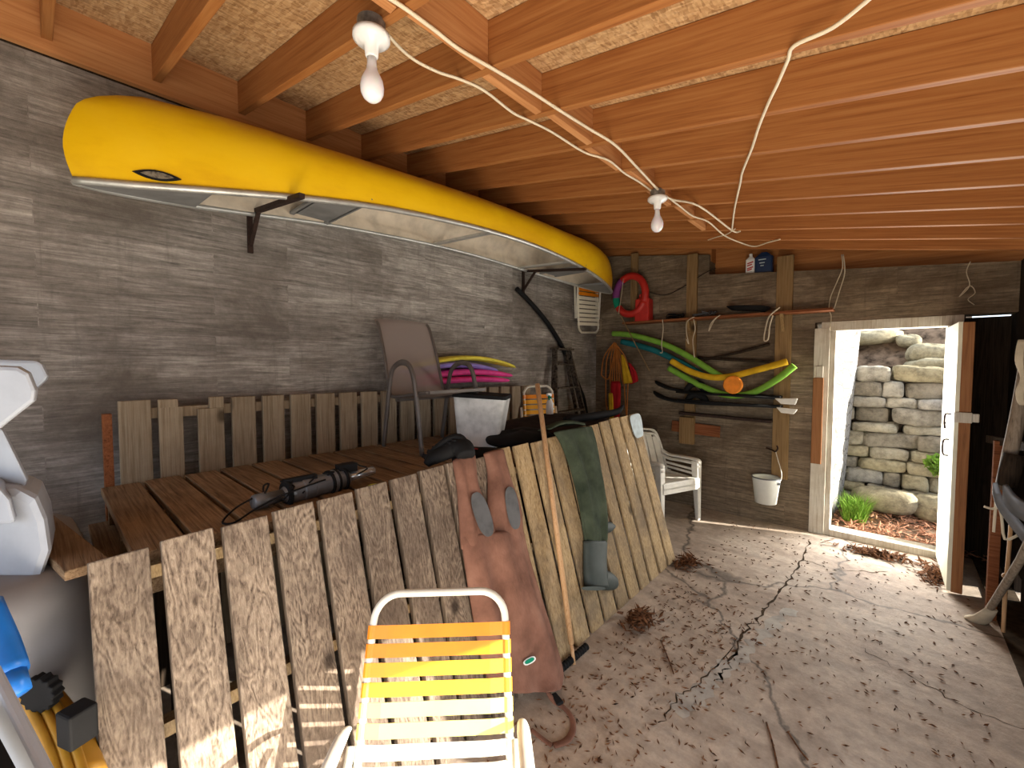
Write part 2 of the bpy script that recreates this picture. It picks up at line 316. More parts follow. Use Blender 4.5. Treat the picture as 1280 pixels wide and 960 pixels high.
m.col(m.ramp(v_.outputs['Distance'], [(.02, (.16, .15, .14)), (.09, (.40, .39, .38))])); m.bump(v_.outputs['Distance'], .8, .03); M['rubble'] = m.m
M['earth'] = plain('bank_earth', (.24, .17, .12), .95, .05, var=.4, vs_=10)
M['shrub'] = plain('shrub_leaf', (.05, .13, .04), .8, .2, var=.4, vs_=30)

# ================================================================ SETTING
B = MB(); B.box((-1.3, 1.9, -.06), (5.6, 7.2, .12)); B.build('floor', M['floor'], kind='structure')
B = MB(); B.box((0, 0, -.14), (60, 60, .02)); B.build('ground_outside', M['ground_out'], kind='structure')
B = MB(); B.box((WX-.15, 1.9, 1.58), (.30, 7.2, 3.22)); B.build('wall_left', M['wall_l'], kind='structure')
# far wall: left part, under-ledge part, over the door; doorway x -.43..+.33, z 0..2.03
B = MB()
def slopebox(B, x0, x1, y0, y1, z0, zt0, zt1):
    B.hexa([V((x0, y0, z0)), V((x1, y0, z0)), V((x1, y1, z0)), V((x0, y1, z0)), V((x0, y0, zt0)), V((x1, y0, zt1)), V((x1, y1, zt1)), V((x0, y1, zt0))])
DX0, DX1, DZ = -.43, .33, 2.03
slopebox(B, WX-.3, -1.62, FY, FY+.35, -.1, roofz(WX)-.02, roofz(-1.62)-.02)
slopebox(B, -1.62, DX0-.17, FY, FY+.25, -.1, 2.74, 2.64)
slopebox(B, DX0-.17, 1.6, FY, FY+.25, DZ+.09, 2.64, 2.44)
B.build('wall_far', M['wall_f'], kind='structure')
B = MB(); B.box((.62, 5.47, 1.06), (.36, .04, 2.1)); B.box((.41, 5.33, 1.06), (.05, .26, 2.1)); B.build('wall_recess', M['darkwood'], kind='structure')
# outer step of the far wall beside the door (thin at the frame)
B = MB()
slopebox(B, -1.62, 1.6, FY+.22, FY+.26, 2.4, roofz(-1.62)+.19, roofz(1.6)+.19)
slopebox(B, WX-.3, -1.615, FY+.05, FY+.30, 2.9, roofz(WX-.3)+.19, roofz(-1.615)+.19)
B.build('trim_rim_far', M['joist'], kind='structure')
# right wall with a large side opening and a gap low down
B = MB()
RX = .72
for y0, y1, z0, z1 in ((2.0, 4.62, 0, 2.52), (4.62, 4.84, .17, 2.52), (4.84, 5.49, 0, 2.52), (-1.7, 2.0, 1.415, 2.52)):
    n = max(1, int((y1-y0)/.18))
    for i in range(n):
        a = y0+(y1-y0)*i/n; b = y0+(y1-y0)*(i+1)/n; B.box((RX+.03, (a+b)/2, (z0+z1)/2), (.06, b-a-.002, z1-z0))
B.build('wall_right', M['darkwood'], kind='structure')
# ceiling deck
B = MB(); d = .192
B.hexa([V((WX-.3, -1.7, roofz(WX-.3)+d)), V((1.6, -1.7, roofz(1.6)+d)), V((1.6, 5.8, roofz(1.6)+d)), V((WX-.3, 5.8, roofz(WX-.3)+d)),
        V((WX-.3, -1.7, roofz(WX-.3)+d+.02)), V((1.6, -1.7, roofz(1.6)+d+.02)), V((1.6, 5.8, roofz(1.6)+d+.02)), V((WX-.3, 5.8, roofz(WX-.3)+d+.02))])
B.build('ceiling', M['osb'], kind='structure')
JY = [.461+.408*k for k in range(-5, 12)]
for y in JY:
    B = MB(); x0, x1 = WX+.04, .75
    B.hexa([V((x0, y, roofz(x0))), V((x1, y, roofz(x1))), V((x1, y+.038, roofz(x1))), V((x0, y+.038, roofz(x0))),
            V((x0, y, roofz(x0)+.19)), V((x1, y, roofz(x1)+.19)), V((x1, y+.038, roofz(x1)+.19)), V((x0, y+.038, roofz(x0)+.19))])
    B.build('ceiling_joist', M['joist'], kind='structure', bevel=.003, ry=math.atan(SL))
for k, y in enumerate(JY[4:14]):
    x = -1.32+.02*(-1)**k; B = MB()
    slopebox(B, x-.019, x+.019, y+.0385, y+.4075, roofz(x)+.002, roofz(x)+.188, roofz(x)+.186)
    B.build('ceiling_joist_block', M['block'], kind='structure', bevel=.002)
B = MB(); x = WX+.02
slopebox(B, x-.019, x+.019, -1.7, 5.2, 3.20, 3.45, 3.445); B.build('trim_rim_left', M['block'], kind='structure')
B = MB(); B.box((WX-.12, 1.9, 3.32), (.24, 7.2, .26)); B.build('trim_wall_plate', M['darkwood'], kind='structure')
B = MB(); B.box((-1.25, -1.75, 2.75), (4.4, .09, .9)); B.build('wall_front_header', M['darkwood'], kind='structure')
# studs on the far wall
for name, xa, zt, zb, wd in (('wall_stud', -2.53, roofz(-2.53)-.02, 2.25, .09), ('wall_stud', -1.80, roofz(-1.8)-.02, .98, .12), ('wall_stud', -.865, 2.93-.11, .50, .145)):
    B = MB(); B.box((xa, FY-.0205, (zt+zb)/2), (wd, .04, zt-zb)); B.build(name, M['stud'], kind='structure', bevel=.003)
# door frame
for i, (x0, x1, z0, z1, mt, yy, dd) in enumerate((
    (DX0-.17, DX0-.045, 0, 2.06, 'paintwood', FY+.09, .22), (DX0-.045, DX0, 0, DZ, 'paintwood', FY+.075, .15), (DX1, DX1+.05, 0, DZ, 'paintwood', FY+.075, .15))):
    B = MB(); B.box(((x0+x1)/2, yy, (z0+z1)/2), (x1-x0, dd, z1-z0)); B.build('trim_%d' % (i+1), M[mt], kind='structure', bevel=.004)
B = MB(); B.box((-.06, FY+.075, DZ+.045), (.97, .18, .09)); B.build('trim_4', M['paintwood'], kind='structure', bevel=.004)
B = MB(); B.box((-.05, FY+.075, .03), (.76, .17, .07)); B.build('trim_5', M['paintwood'], kind='structure', bevel=.006)
B = MB(); B.box((DX0-.125, FY-.033, 1.14), (.085, .024, .86)); B.build('trim_6', M['jambbrown'], kind='structure', bevel=.003)
B = MB(); B.box((DX0-.125, FY-.036, 1.63), (.075, .018, .11)); B.build('trim_7', M['paintwood'], kind='structure', bevel=.003)
# open door leaf: hinged at right jamb, swung into the room
hinge = V((.318, FY-.01, 0)); free = V((.335, FY-.76, 0)); dd_ = (free-hinge).normalized(); dn = V((dd_.y, -dd_.x, 0))
dn = -dn if dn.x < 0 else dn
dr = bpy.data.objects.new('door_1', None); sc.collection.objects.link(dr); dr.location = hinge; dr['kind'] = 'structure'
B = MB(); B.bar(hinge+V((0, 0, 1.02))+dn*.014, free+V((0, 0, 1.02))+dn*.014, 1.98, .024, dn); B.build('door_leaf', M['door'], dr, bevel=.003)
B = MB(); B.box(free+dn*.055+V((0, 0, 1.015))-dd_*.02, (.06, .045, 1.98)); B.build('door_stile', M['jambbrown'], dr, bevel=.003)
B = MB(); B.box(hinge+dn*.055+V((0, 0, 1.015))+dd_*.03, (.06, .045, 1.98)); B.build('door_hinge_stile', M['jambbrown'], dr, bevel=.003)
B = MB(); q = free-dd_*.10-dn*.004
B.box(free-dd_*.0+dn*.045+V((0, 0, 1.32)), (.09, .05, .075)); B.box(free+dn*.10+V((0, 0, 1.32)), (.05, .03, .06)); B.build('door_latch', M['paintwood'], dr, bevel=.005)
B = MB(); B.tube([q+V((0, 0, 1.33)), q-dn*.03+V((0, 0, 1.33)), q-dn*.035+V((0, 0, 1.27)), q-dn*.03+V((0, 0, 1.22))], .006); B.tube([q-dn*.03-dd_*.02+V((0, 0, 1.265)), q-dn*.03+dd_*.02+V((0, 0, 1.265))], .005)
B.tube([q-dn*.005+V((0, 0, 1.14)), q-dn*.035+V((0, 0, 1.13)), q-dn*.035+V((0, 0, 1.03)), q-dn*.005+V((0, 0, 1.02))], .006); B.build('door_handle', M['iron'], dr, smooth=True)
# dark soil strip along the right wall
B = MB(); B.box((.64, 4.0, .006), (.16, 3.9, .012)); B.build('floor_soil_strip', M['soil'], kind='structure')

# ---- outside the door: bank, dry-stone wall, rubble return wall
B = MB(); B.hexa([V((-.75, 5.44, -.1)), V((-.475, 5.44, -.1)), V((-.43, 6.55, -.1)), V((-.75, 6.55, -.1)), V((-.75, 5.44, 2.8)), V((-.475, 5.44, 2.8)), V((-.27, 6.57, 2.8)), V((-.75, 6.60, 2.8))]); B.build('wall_outside_return', M['rubble'], kind='structure')
B = MB(); n = 14
gv = []; 
for j in range(n+1):
    for i in range(n+1):
        x = -1.2+1.9*i/n; y = 6.80+2.6*j/n; gv.append(V((x, y, 1.45+ (j/n)*2.3+random.uniform(-.06, .06))))
B.add(gv, [(j*(n+1)+i, j*(n+1)+i+1, (j+1)*(n+1)+i+1, (j+1)*(n+1)+i) for j in range(n) for i in range(n)]); B.box((-.25, 7.1, .68), (1.9, .56, 1.52)); B.build('terrain_bank', M['earth'], kind='structure')
def rock(B, c, s, seed, pw=.36):
    rnd = random.Random(seed); n = 12; c = V(c); s = V(s); ph = [rnd.uniform(0, 6.3) for _ in range(4)]; rz = rnd.uniform(-.06, .06); rg = []
    sp = lambda t: math.copysign(abs(t)**pw, t)
    for i in range(9):
        a = math.pi*i/8; a = min(max(a, .05), math.pi-.05); r = []
        for k in range(n):
            b = 2*math.pi*k/n; q = V((sp(math.sin(a))*sp(math.cos(b))*s.x, sp(math.sin(a))*sp(math.sin(b))*s.y, -sp(math.cos(a))*s.z))
            q *= 1+.07*math.sin(3*b+ph[0]+a)+.06*math.sin(2*a+ph[1]+2*b)+.04*math.sin(7*b+ph[2])
            r.append(c+V((q.x, q.y, q.z+q.x*rz)))
        rg.append(r)
    B.loft(rg)
B = MB(); z = .02; row = 0
while z < 1.55:
    h = random.uniform(.09, .19); x = -.75-random.uniform(0, .3)
    while x < .62:
        l = random.uniform(.16, .5); rock(B, (x+l/2, 6.72+random.uniform(-.05, .05), z+h/2), (l/2*1.0, .14, h/2*1.0), row*97+int(x*100)); x += l
    z += h*.98; row += 1
B.build('wall_dry_stone', M['stone'], kind='structure', smooth=True)
for i in range(26):
    B = MB(); x = random.uniform(-1., .62); y = random.uniform(6.85, 8.9); zz = 1.47+(y-6.75)/2.6*2.3
    rock(B, (x, y, zz+.02), (random.uniform(.12, .34), random.uniform(.1, .25), random.uniform(.05, .13)), i+500, .7)
    tag(B.build('bank_rock', M['stone'], smooth=True), 'weathered grey rock lying on the bank above the stone wall', 'rock', 'rocks on the bank outside the door')
B = MB(); rock(B, (-.02, 6.34, .17), (.28, .16, .13), 33, .7); o = B.build('boulder', M['stone'], smooth=True); tag(o, 'long tilted fallen boulder lying at the foot of the stone wall', 'boulder'); 
B = MB(); rock(B, (.46, 6.38, .15), (.27, .16, .14), 35, .7); tag(B.build('boulder', M['stone'], smooth=True), 'flat-faced fallen boulder at the wall foot, nearer the door leaf', 'boulder')
def litter(name, pts, mat, label, cat, size=.03, lift=.012, seed=1, curl=.5):
    rnd = random.Random(seed); B = MB()
    for p in pts:
        a = rnd.uniform(0, 6.28); L = size*rnd.uniform(.5, 1.5); W_ = L*rnd.uniform(.08, .35); u = V((math.cos(a), math.sin(a), rnd.uniform(-curl, curl)))*L; q = V((-math.sin(a), math.cos(a), rnd.uniform(-.4, .4)))*W_
        c = V(p)+V((0, 0, lift+abs(u.z)))
        B.add([c-u, c-q, c+u+V((0, 0, L*.2)), c+q, c+V((0, 0, .006))], [(0, 1, 4), (1, 2, 4), (2, 3, 4), (3, 0, 4)])
    return tag(B.build(name, mat), label, cat, kind='stuff')
pts = []
for i in range(1500):
    pts.append((random.uniform(-.44, .9), random.uniform(5.36, 6.5), -.02+random.uniform(0, .05)))
B = MB(); B.box((.2, 6.05, -.06), (1.9, 1.3, .12)); B.build('ground_doorstep', M['earth'], kind='structure')
litter('leaf_litter', pts, M['leafpink'], 'pinkish dry leaf and needle litter on the ground outside the door', 'litter', .04, seed=3)
B = MB(); rnd = random.Random(5)
for i in range(700):
    c = V((-.36+rnd.uniform(0, .18), 5.70+rnd.uniform(0, .45), 0)); a = rnd.uniform(0, 6.3); l = rnd.uniform(.08, .3); q = V((math.cos(a), math.sin(a), 0))
    s_ = V((-q.y, q.x, 0))*.004; B.add([c-s_, c+s_, c+q*l*.25+V((0, 0, l*.7))+s_*.7, c+q*l*.25+V((0, 0, l*.7))-s_*.7, c+q*l*.6+V((0, 0, l))], [(0, 1, 2, 3), (3, 2, 4)])
tag(B.build('grass_tuft', M['grass']), 'bright green grass clump growing outside by the left door jamb', 'grass', kind='stuff')
for j, (cx, cy, cz, rr, lab) in enumerate(((.62, 8.5, 3.2, .42, 'dark green shrub high on the bank above the stone wall'), (.40, 6.46, .62, .12, 'small wispy green plant growing out of the stone wall'))):
    B = MB()
    for i in range(500 if j == 0 else 160):
        a = rnd.uniform(0, 6.3); b = rnd.uniform(-1, 1); r = rr*rnd.random()**.4; c = V((cx+r*math.cos(a)*(1-b*b)**.5, cy+r*.7*math.sin(a)*(1-b*b)**.5, cz+r*b)); u = V((rnd.uniform(-1, 1), rnd.uniform(-1, 1), rnd.uniform(-1, 1))).normalized()*.05; q = u.orthogonal().normalized()*.018
        B.add([c-u, c-q, c+u, c+q], [(0, 1, 2, 3)])
    tag(B.build('shrub', M['shrub' if j == 0 else 'grass']), lab, 'shrub')

# ================================================================ CANOE
cx = WX+.395; yc = 2.50; HL = 2.375
T = thing('canoe', 'yellow canoe hanging upside down on iron wall brackets', 'canoe', (cx, yc, 2.6))
def cw(u): return .37*(max(0, 1-abs(u)**2.4))**.78+.004
ZG = ((-1, 2.505), (-.87, 2.545), (-.64, 2.632), (-.45, 2.695), (-.1, 2.75), (.15, 2.757), (.4, 2.73), (.65, 2.69), (.85, 2.65), (1, 2.612))
ZK = ((-1, 2.97), (-.8, 3.015), (-.5, 3.025), (0, 3.07), (.4, 3.085), (.76, 3.13), (1, 3.08))
def tab(u, T_):
    for (a, p), (b, q) in zip(T_, T_[1:]):
        if u <= b: t = (u-a)/(b-a); break
    else: t = 1
    return p+(q-p)*min(max(t, 0), 1)
_tab = tab
def tab(u, T_): return sum(_tab(min(1, max(-1, u+d)), T_) for d in (-.09, -.045, 0, .045, .09))/5
def cpt(u, v, side):     # v: 0 at the gunwale     # v 0 gunwale .. 1 keel
    zg = tab(u, ZG); dep = tab(u, ZK)-zg
    e = abs(u)**6
    L = HL*(1+.012*math.sin(math.pi*min(v*1.6, 1))*e) - .24*max(0, (v-.55)/.45)**2.6*e
    wv_ = cw(u)
    s = (1-abs(v)**3.0)**.6 if v < 1 else 0
    bul = 1+.06*math.sin(math.pi*v)*(1-e)
    keelround = 1
    zz = zg+dep*(1-(1-v)**1.25 if False else v**(1.0-.18*(1-e)) )
    return V((cx+side*wv_*s*bul, yc+u*L, zz-side*wv_*s*bul*.06*(1-v)))
us = [-1, -.985, -.96, -.92, -.86, -.78]+[-.68+.085*i for i in range(17)]+[.78, .86, .92, .96, .985, 1]
nv = 14; rings = []
for u in us:
    r = [cpt(u, i/nv, 1) for i in range(nv+1)]+[cpt(u, i/nv, -1) for i in range(nv-1, -1, -1)]; rings.append(r)
B = MB(); B.loft(rings, closed=False, cap=False); hull = B.build('hull', M['hull'], T, smooth=True)
B = MB(); rr = []
for u in us[1:-1]:
    c_ = V((cx, yc+u*HL*.995, 0)); r = []
    for p in ([cpt(u, i/nv, 1) for i in range(nv+1)]+[cpt(u, i/nv, -1) for i in range(nv-1, -1, -1)]):
        q = V((cx+(p.x-cx)*.96, p.y, p.z-.022 if p.z > 2.83 else p.z)); r.append(q)
    rr.append(r)
B.loft(rr, closed=False, cap=False); B.build('hull_lining', M['liner'], T, smooth=True)
for s_ in (1, -1):
    B = MB(); B.tube([cpt(u, 0, s_)+V((s_*.003, 0, -.006)) for u in us], .016, 6, 0, flat=1.1); B.build('gunwale', M['alu'], T, smooth=True)
for u, mt in ((-.05, 'alu'), (.42, 'alu')):
    B = MB(); a = cpt(u, 0, 1); b = cpt(u, 0, -1); B.bar(a, b, .045, .02); B.build('thwart', M[mt], T, bevel=.003)
for u in (-.52, .60):
    B = MB(); z = cpt(u, 0, 1).z+.05
    for du in (-.05, .05):
        a = cpt(u+du, .04, 1); b = cpt(u+du, .04, -1); B.bar((a.x, a.y, z), (b.x, b.y, z), .03, .02)
    a = cpt(u, .04, 1); wd = (a.x-cx)*2*.8; B.box((cx, a.y, z), (wd, .24, .02)); B.build('canoe_seat', M['greydeck'], T, bevel=.004)
for s_ in (-1, 1):
    B = MB(); P = [cpt(s_*u, 0, sd_)+V((0, 0, .004)) for u, sd_ in ((.80, 1), (.9, 1), (.97, 1), (.995, 1), (.995, -1), (.97, -1), (.9, -1), (.80, -1))]
    B.loft([P, [p-V((0, 0, .02)) for p in P]]); B.build('deck_plate', M['greydeck'], T)
B = MB(); pu = -.72
def surf(y, zf, off):    # point on the near hull face
    u = (y-yc)/HL; v = zf; p = cpt(u, v, 1); return p+V((off, 0, 0))
em = hit(200, 214, 0, cx+.20); y0_, z0_ = em.y, em.z
def hullx(y, z):
    u = (y-yc)/HL; best = min((abs(cpt(u, i/60, 1).z-z), i/60) for i in range(61))[1]; return cpt(u, best, 1).x
B.mi = 1; n = 20
def lens(hw, hh, off):
    P = []
    for k in range(n+1):
        t = -1+2*k/n; P.append((t*hw, hh*(1-t*t)))
    for k in range(n-1, 0, -1):
        t = -1+2*k/n; P.append((t*hw, -hh*(1-t*t)))
    R_ = [[V((hullx(y0_+a, z0_+b)+o_, y0_+a, z0_+b)) for a, b in P] for o_ in (off-.02, off)]; B.loft(R_)
B.mi = 0; lens(.085, .022, .008); B.mi = 1; lens(.058, .014, .012)
B.build('emblem_plate', [M['black'], M['emblem']], hull)
# brackets
def bracket(loc_y, zt, label, sl=.1):
    R_ = thing('wall_bracket', label, 'bracket', (WX+.01, loc_y, zt), 'iron brackets under the canoe')
    B = MB(); B.box((WX+.0115, loc_y, zt-.11), (.02, .03, .28)); B.build('wall_plate', M['iron'], R_, bevel=.002)
    B = MB(); B.bar((WX+.02, loc_y, zt), (WX+.82, loc_y, zt-sl), .03, .026); B.build('bracket_arm', M['iron'], R_, bevel=.002)
    B = MB(); B.bar((WX+.02, loc_y, zt-.2), (WX+.19, loc_y, zt-.015), .022, .018); B.build('bracket_brace', M['iron'], R_)
bracket(.925, 2.665, 'rusty iron shelf bracket holding the near end of the canoe', .10)
bracket(3.62, 2.735, 'rusty iron shelf bracket holding the far end of the canoe', .095)

# ================================================================ LIGHTS, CABLES
def lamp(p, label, s=1):
    R_ = thing('ceiling_light', label, 'light', p, 'bare bulb fixtures on the joists')
    B = MB(); B.lathe([(.05*s, 0), (.05*s, -.045*s)], p); B.build('junction_box', M['galv'], R_, smooth=False, bevel=.003)
    B = MB(); B.lathe([(.045, -.045), (.066, -.05), (.066, -.066), (.052, -.078), (.026, -.088), (.023, -.125), (.019, -.13)], p); B.build('lamp_holder', M['white'], R_, smooth=True)
    B = MB(); B.lathe([(.0165, -.128), (.0175, -.158), (.021, -.176), (.031, -.195), (.0395, -.215), (.0425, -.236), (.040, -.257), (.031, -.274), (.017, -.285), (.001, -.288)], p); B.build('bulb', M['bulb'], R_, smooth=True)
lamp(roofpt(464, 26)+V((0, 0, -.001)), 'bare white bulb in a ceiling fixture directly above the canoe, the larger-looking one')
lamp(roofpt(822, 238)+V((0, 0, -.001)), 'small bare bulb fixture further along the joists toward the doorway wall')
def cable(name, P, label, r=.0065, dz=-.008, mat='cable'):
    B = MB(); B.tube([roofpt(x, y, dz-(s_ if len(q) else 0)) if True else 0 for (x, y, *q) in P for s_ in [q[0] if q else 0]], r, 6, 5)
    return tag(B.build(name, M[mat], smooth=True), label, 'cable')
cable('electrical_cable', [(470, -12), (500, 6), (540, 35), (575, 62), (620, 88), (660, 112), (700, 138), (735, 160), (770, 182), (800, 213), (835, 247), (873, 257), (915, 288), (925, 289)], 'upper cream cable running straight along the joists over both bulbs', .0075)
cable('electrical_cable', [(484, 42), (500, 60), (520, 76), (548, 90), (575, 99), (605, 113), (640, 140), (660, 150), (690, 165), (730, 190), (760, 200), (780, 216), (800, 228), (816, 240)], 'sagging cream cable linking the near bulb to the far bulb')
cable('electrical_cable', [(833, 245), (850, 258), (866, 270), (885, 277), (905, 294), (925, 303), (943, 308), (960, 303), (975, 299)], 'short cream cable looping from the far bulb to the post top')
cable('electrical_cable', [(1095, -10), (1085, 0), (1040, 35), (993, 57), (985, 75), (972, 105), (960, 130), (948, 160), (940, 185), (928, 215), (925, 230), (918, 262), (915, 287)], 'cream cable hanging across the joists toward the upper right roof corner')
cable('electrical_cable', [(885, 300), (897, 296), (908, 293), (919, 286)], 'loose stub of cable crossing the cable junction near the far wall', .005)

# ================================================================ DOCK SECTIONS
def dock_front(name, y0, y1, n, mat, label, ztop, g0=.02, th=.036):
    T = thing(name, label, 'dock', (-1.6, (y0+y1)/2, 0))
    B = MB(); p = (y1-y0)/n
    for i in range(n):
        gap = g0+.012*random.random()
        a = y0+i*p+gap/2; b = a+p-gap; zt = ztop(a); jit = random.uniform(-.008, .01)
        def P(y, z, off): return V((-1.36-DK*z, y, z))+DN*off
        zt += jit
        B.hexa([P(a, .004, -th), P(b, .004, -th), P(b, .004, 0), P(a, .004, 0), P(a, zt, -th), P(b, zt+.004, -th), P(b, zt+.004, 0), P(a, zt, 0)])
    B.build('decking', mat, T, bevel=.004)
    for z in (.12, .62, 1.06):
        B = MB(); c0 = V((-1.36-DK*z, y0+.02, z))-DN*.082; c1 = V((-1.36-DK*z, y1-.02, z))-DN*.082; B.bar(c0, c1, .09, .038, V((DK, 0, -1)).normalized().cross(V((0, 1, 0))) if False else V((-DK, 0, 1))); B.build('dock_joist', M['docktan'], T)
    return T
dock_front('dock_section', .055, 1.72, 10, M['dockgrey'], 'grey weathered dock section leaning on edge behind the yellow-strapped chair', lambda y: 1.135+.03*y)
dock_front('dock_section', 1.735, 3.66, 11, M['docktan'], 'pale tan dock section leaning on edge beneath the green waders', lambda y: 1.125+.038*y, .03, .02)
# horizontal section
T = thing('dock_section', 'brown dock section laid flat like a bench along the wall', 'dock', (-2.33, 2.0, 1.0))
B = MB(); n = 20; p = .1655
for i in range(n):
    a = .165+i*p; B.box((-2.325+random.uniform(-.01, .01), a+p/2, 1.082), (1.09, p-.022, .034))
B.build('decking', M['seatwood'], T, bevel=.003)
for x in (-1.86, -2.35, -2.80):
    B = MB(); B.box((x, .165+n*p/2, .995), (.04, n*p-.06, .135)); B.build('dock_joist', M['seatwood'], T)
# stacked lower sections carrying it
T = thing('dock_section', 'dock section at the bottom of the stack, dark beneath the bench-like one', 'dock', (-2.4, 2.0, 0))
B = MB()
for i in range(20): B.box((-2.42, .2+i*.1655, .905), (.95, .143, .034))
B.build('decking', M['seatwood'], T, bevel=.003)
for x in (-1.98, -2.42, -2.86):
    for y in (.4, 1.9, 3.3):
        B = MB(); B.box((x, y, .444), (.09, .09, .885)); B.build('support_post', M['darkwood'], T)
# vertical back section
T = thing('dock_section', 'faded dock section standing upright against the concrete wall', 'dock', (-2.95, 2.0, 0))
B = MB(); n = 20
for i in range(n):
    a = .255+i*.166; wd = .125 if i else .128; zt = 1.512-.002*i
    if i == 1: B.box((-2.93, a+.045, .75), (.03, .105, 1.44)); B.box((-2.93, a+.035, 1.49), (.03, .085, .045))
    elif i == 2: B.box((-2.93, a+.062, .74), (.03, .125, 1.42)); B.box((-2.93, a+.09, 1.482), (.03, .07, .064))
    else: B.box((-2.93, a+wd/2, zt/2+.002), (.03, wd, zt))
B.build('decking', M['backwood'], T, bevel=.003)
for z in (.15, .8, 1.44):
    B = MB(); B.box((-2.966, .255+n*.083, z), (.04, n*.166-.02, .055)); B.build('dock_joist', M['backwood'], T)
B = MB(); B.box((-2.965, .215, .74), (.06, .035, 1.42)); B.build('end_post', M['redwood'], T)
# loose boards left of the bench
for i, (a, b, lab) in enumerate(((hit(62, 672, 2, 1.02), hit(150, 712, 2, .955), 'rough plank end jutting out left of the bench-like dock section'),)):
    B = MB(); B.bar(V((-2.6, -.06, 1.093)), V((-1.78, .075, 1.085)), .10, .03); tag(B.build('loose_plank', M['seatwood'], bevel=.003), lab, 'plank')

# ================================================================ LAWN CHAIRS
def round_u(w_, y0, z0, y1, z1, r, inset=0):
    """inverted U: up the left side, over, down the right"""
    P = []; d = V((0, y1-y0, z1-z0)); L = d.length; d.normalize()
    base = V((0, y0, z0)); wt = w_-inset
    P.append(V((-w_, y0, z0))); P.append(base+d*(L-r*1.0)*.5+V((-(w_+wt)/2, 0, 0)))
    for k in range(9):
        a = math.pi/2*k/8; P.append(base+d*(L-r+r*math.sin(a))+V((-wt+r-r*math.cos(a), 0, 0)))
    for k in range(8, -1, -1):
        a = math.pi/2*k/8; P.append(base+d*(L-r+r*math.sin(a))+V((wt-r+r*math.cos(a), 0, 0)))
    P.append(base+d*(L-r)*.5+V(((w_+wt)/2, 0, 0))); P.append(V((w_, y0, z0))); return P
def strap(B, p0, p1, d, n, wd=.046, th=.0025, bow=0):
    """band from p0 to p1, its width along d, faces along n, wrapping the tubes"""
    p0 = V(p0); p1 = V(p1); d = V(d).normalized(); n = V(n).normalized(); R_ = []
    for k in range(9):
        t = k/8; c = p0.lerp(p1, t)-n*bow*math.sin(math.pi*t); e = .0135 if 0 < k < 8 else .004
        R_.append([c-d*wd/2+n*e, c+d*wd/2+n*e, c+d*wd/2+n*(e+th), c-d*wd/2+n*(e+th)])
    B.loft(R_)
    for p in (p0, p1): B.tube([p-d*wd/2, p+d*wd/2], .0145, 10, 0)
def lawn_chair(Tm, label, group, cols):
    loc = Tm.translation; R_ = thing('folding_lawn_chair', label, 'chair', loc, group)
    r = .0125
    yb, zb, yt, zt = -.17, .37, -.43, .905
    B = MB(Tm); B.tube(round_u(.235, yb, zb, yt, zt, .085, .012), r, 10, 1); B.build('back_frame', M['tubewhite'], R_, smooth=True)
    d = V((0, yt-yb, zt-zb)); L = d.length; d.normalize(); nn = V((0, -d.z, d.y)); nn = V((0, d.z, -d.y))
    ns = 9
    for i in range(ns):
        t = L-.115-i*.0535; w_ = .235-.012*t/L; c = V((0, yb, zb))+d*t
        B = MB(Tm); strap(B, c+V((-w_, 0, 0)), c+V((w_, 0, 0)), d, nn, .040); B.build('back_strap', M[cols(i)], R_, smooth=False)
    B = MB(Tm); B.tube([(-.24, -.19, .36), (-.24, .2, .395), (-.225, .25, .39), (-.18, .27, .385), (.18, .27, .385), (.225, .25, .39), (.24, .2, .395), (.24, -.19, .36)], r, 10, 3); B.build('seat_frame', M['tubewhite'], R_, smooth=True)
    for i in range(7):
        y = .2-i*.058; B = MB(Tm); strap(B, (-.24, y, .377+y*.09), (.24, y, .377+y*.09), (0, 1, .09), (0, 0, 1), .044, bow=.006); B.build('seat_strap', M['scream'], R_)
    for s_ in (-1, 1):
        x = s_*.272
        B = MB(Tm); B.tube([(x, -.27, .565), (x, -.2, .59), (x, .0, .60), (x, .17, .595), (x, .22, .58)], [.012, .02, .022, .022, .018], 10, 4, flat=.55); B.build('armrest', M['resin'], R_, smooth=True)
        B = MB(Tm); B.tube([(x, .16, .585), (x, .05, .3), (x, -.1, .013)], r, 8, 2); B.build('leg', M['tubewhite'], R_, smooth=True)
        B = MB(Tm); B.tube([(x-s_*.024, -.22, .55), (x-s_*.024, .05, .3), (x-s_*.024, .3, .013)], r, 8, 2); B.build('leg', M['tubewhite'], R_, smooth=True)
    B = MB(Tm); B.tube([(-.272, -.1, .0135), (.272, -.1, .0135)], r, 8, 0); B.tube([(-.248, .3, .0135), (.248, .3, .0135)], r, 8, 0); B.build('floor_rail', M['tubewhite'], R_, smooth=True)
    return R_
k0 = 1.02; cp = FH*k0+RT*(-.226); cp.z = 0
fa = math.radians(3); fv = -FH; fv = V((fv.x*math.cos(fa)-fv.y*math.sin(fa), fv.x*math.sin(fa)+fv.y*math.cos(fa), 0))
lawn_chair(frame_at(cp, fv), 'yellow and orange strapped lawn chair with cream tube frame in bright sun', 'strapped lawn chairs', lambda i: ('sorange', 'sorange', 'samber', 'samber', 'syellow', 'syellow', 'scream', 'scream', 'scream')[i])
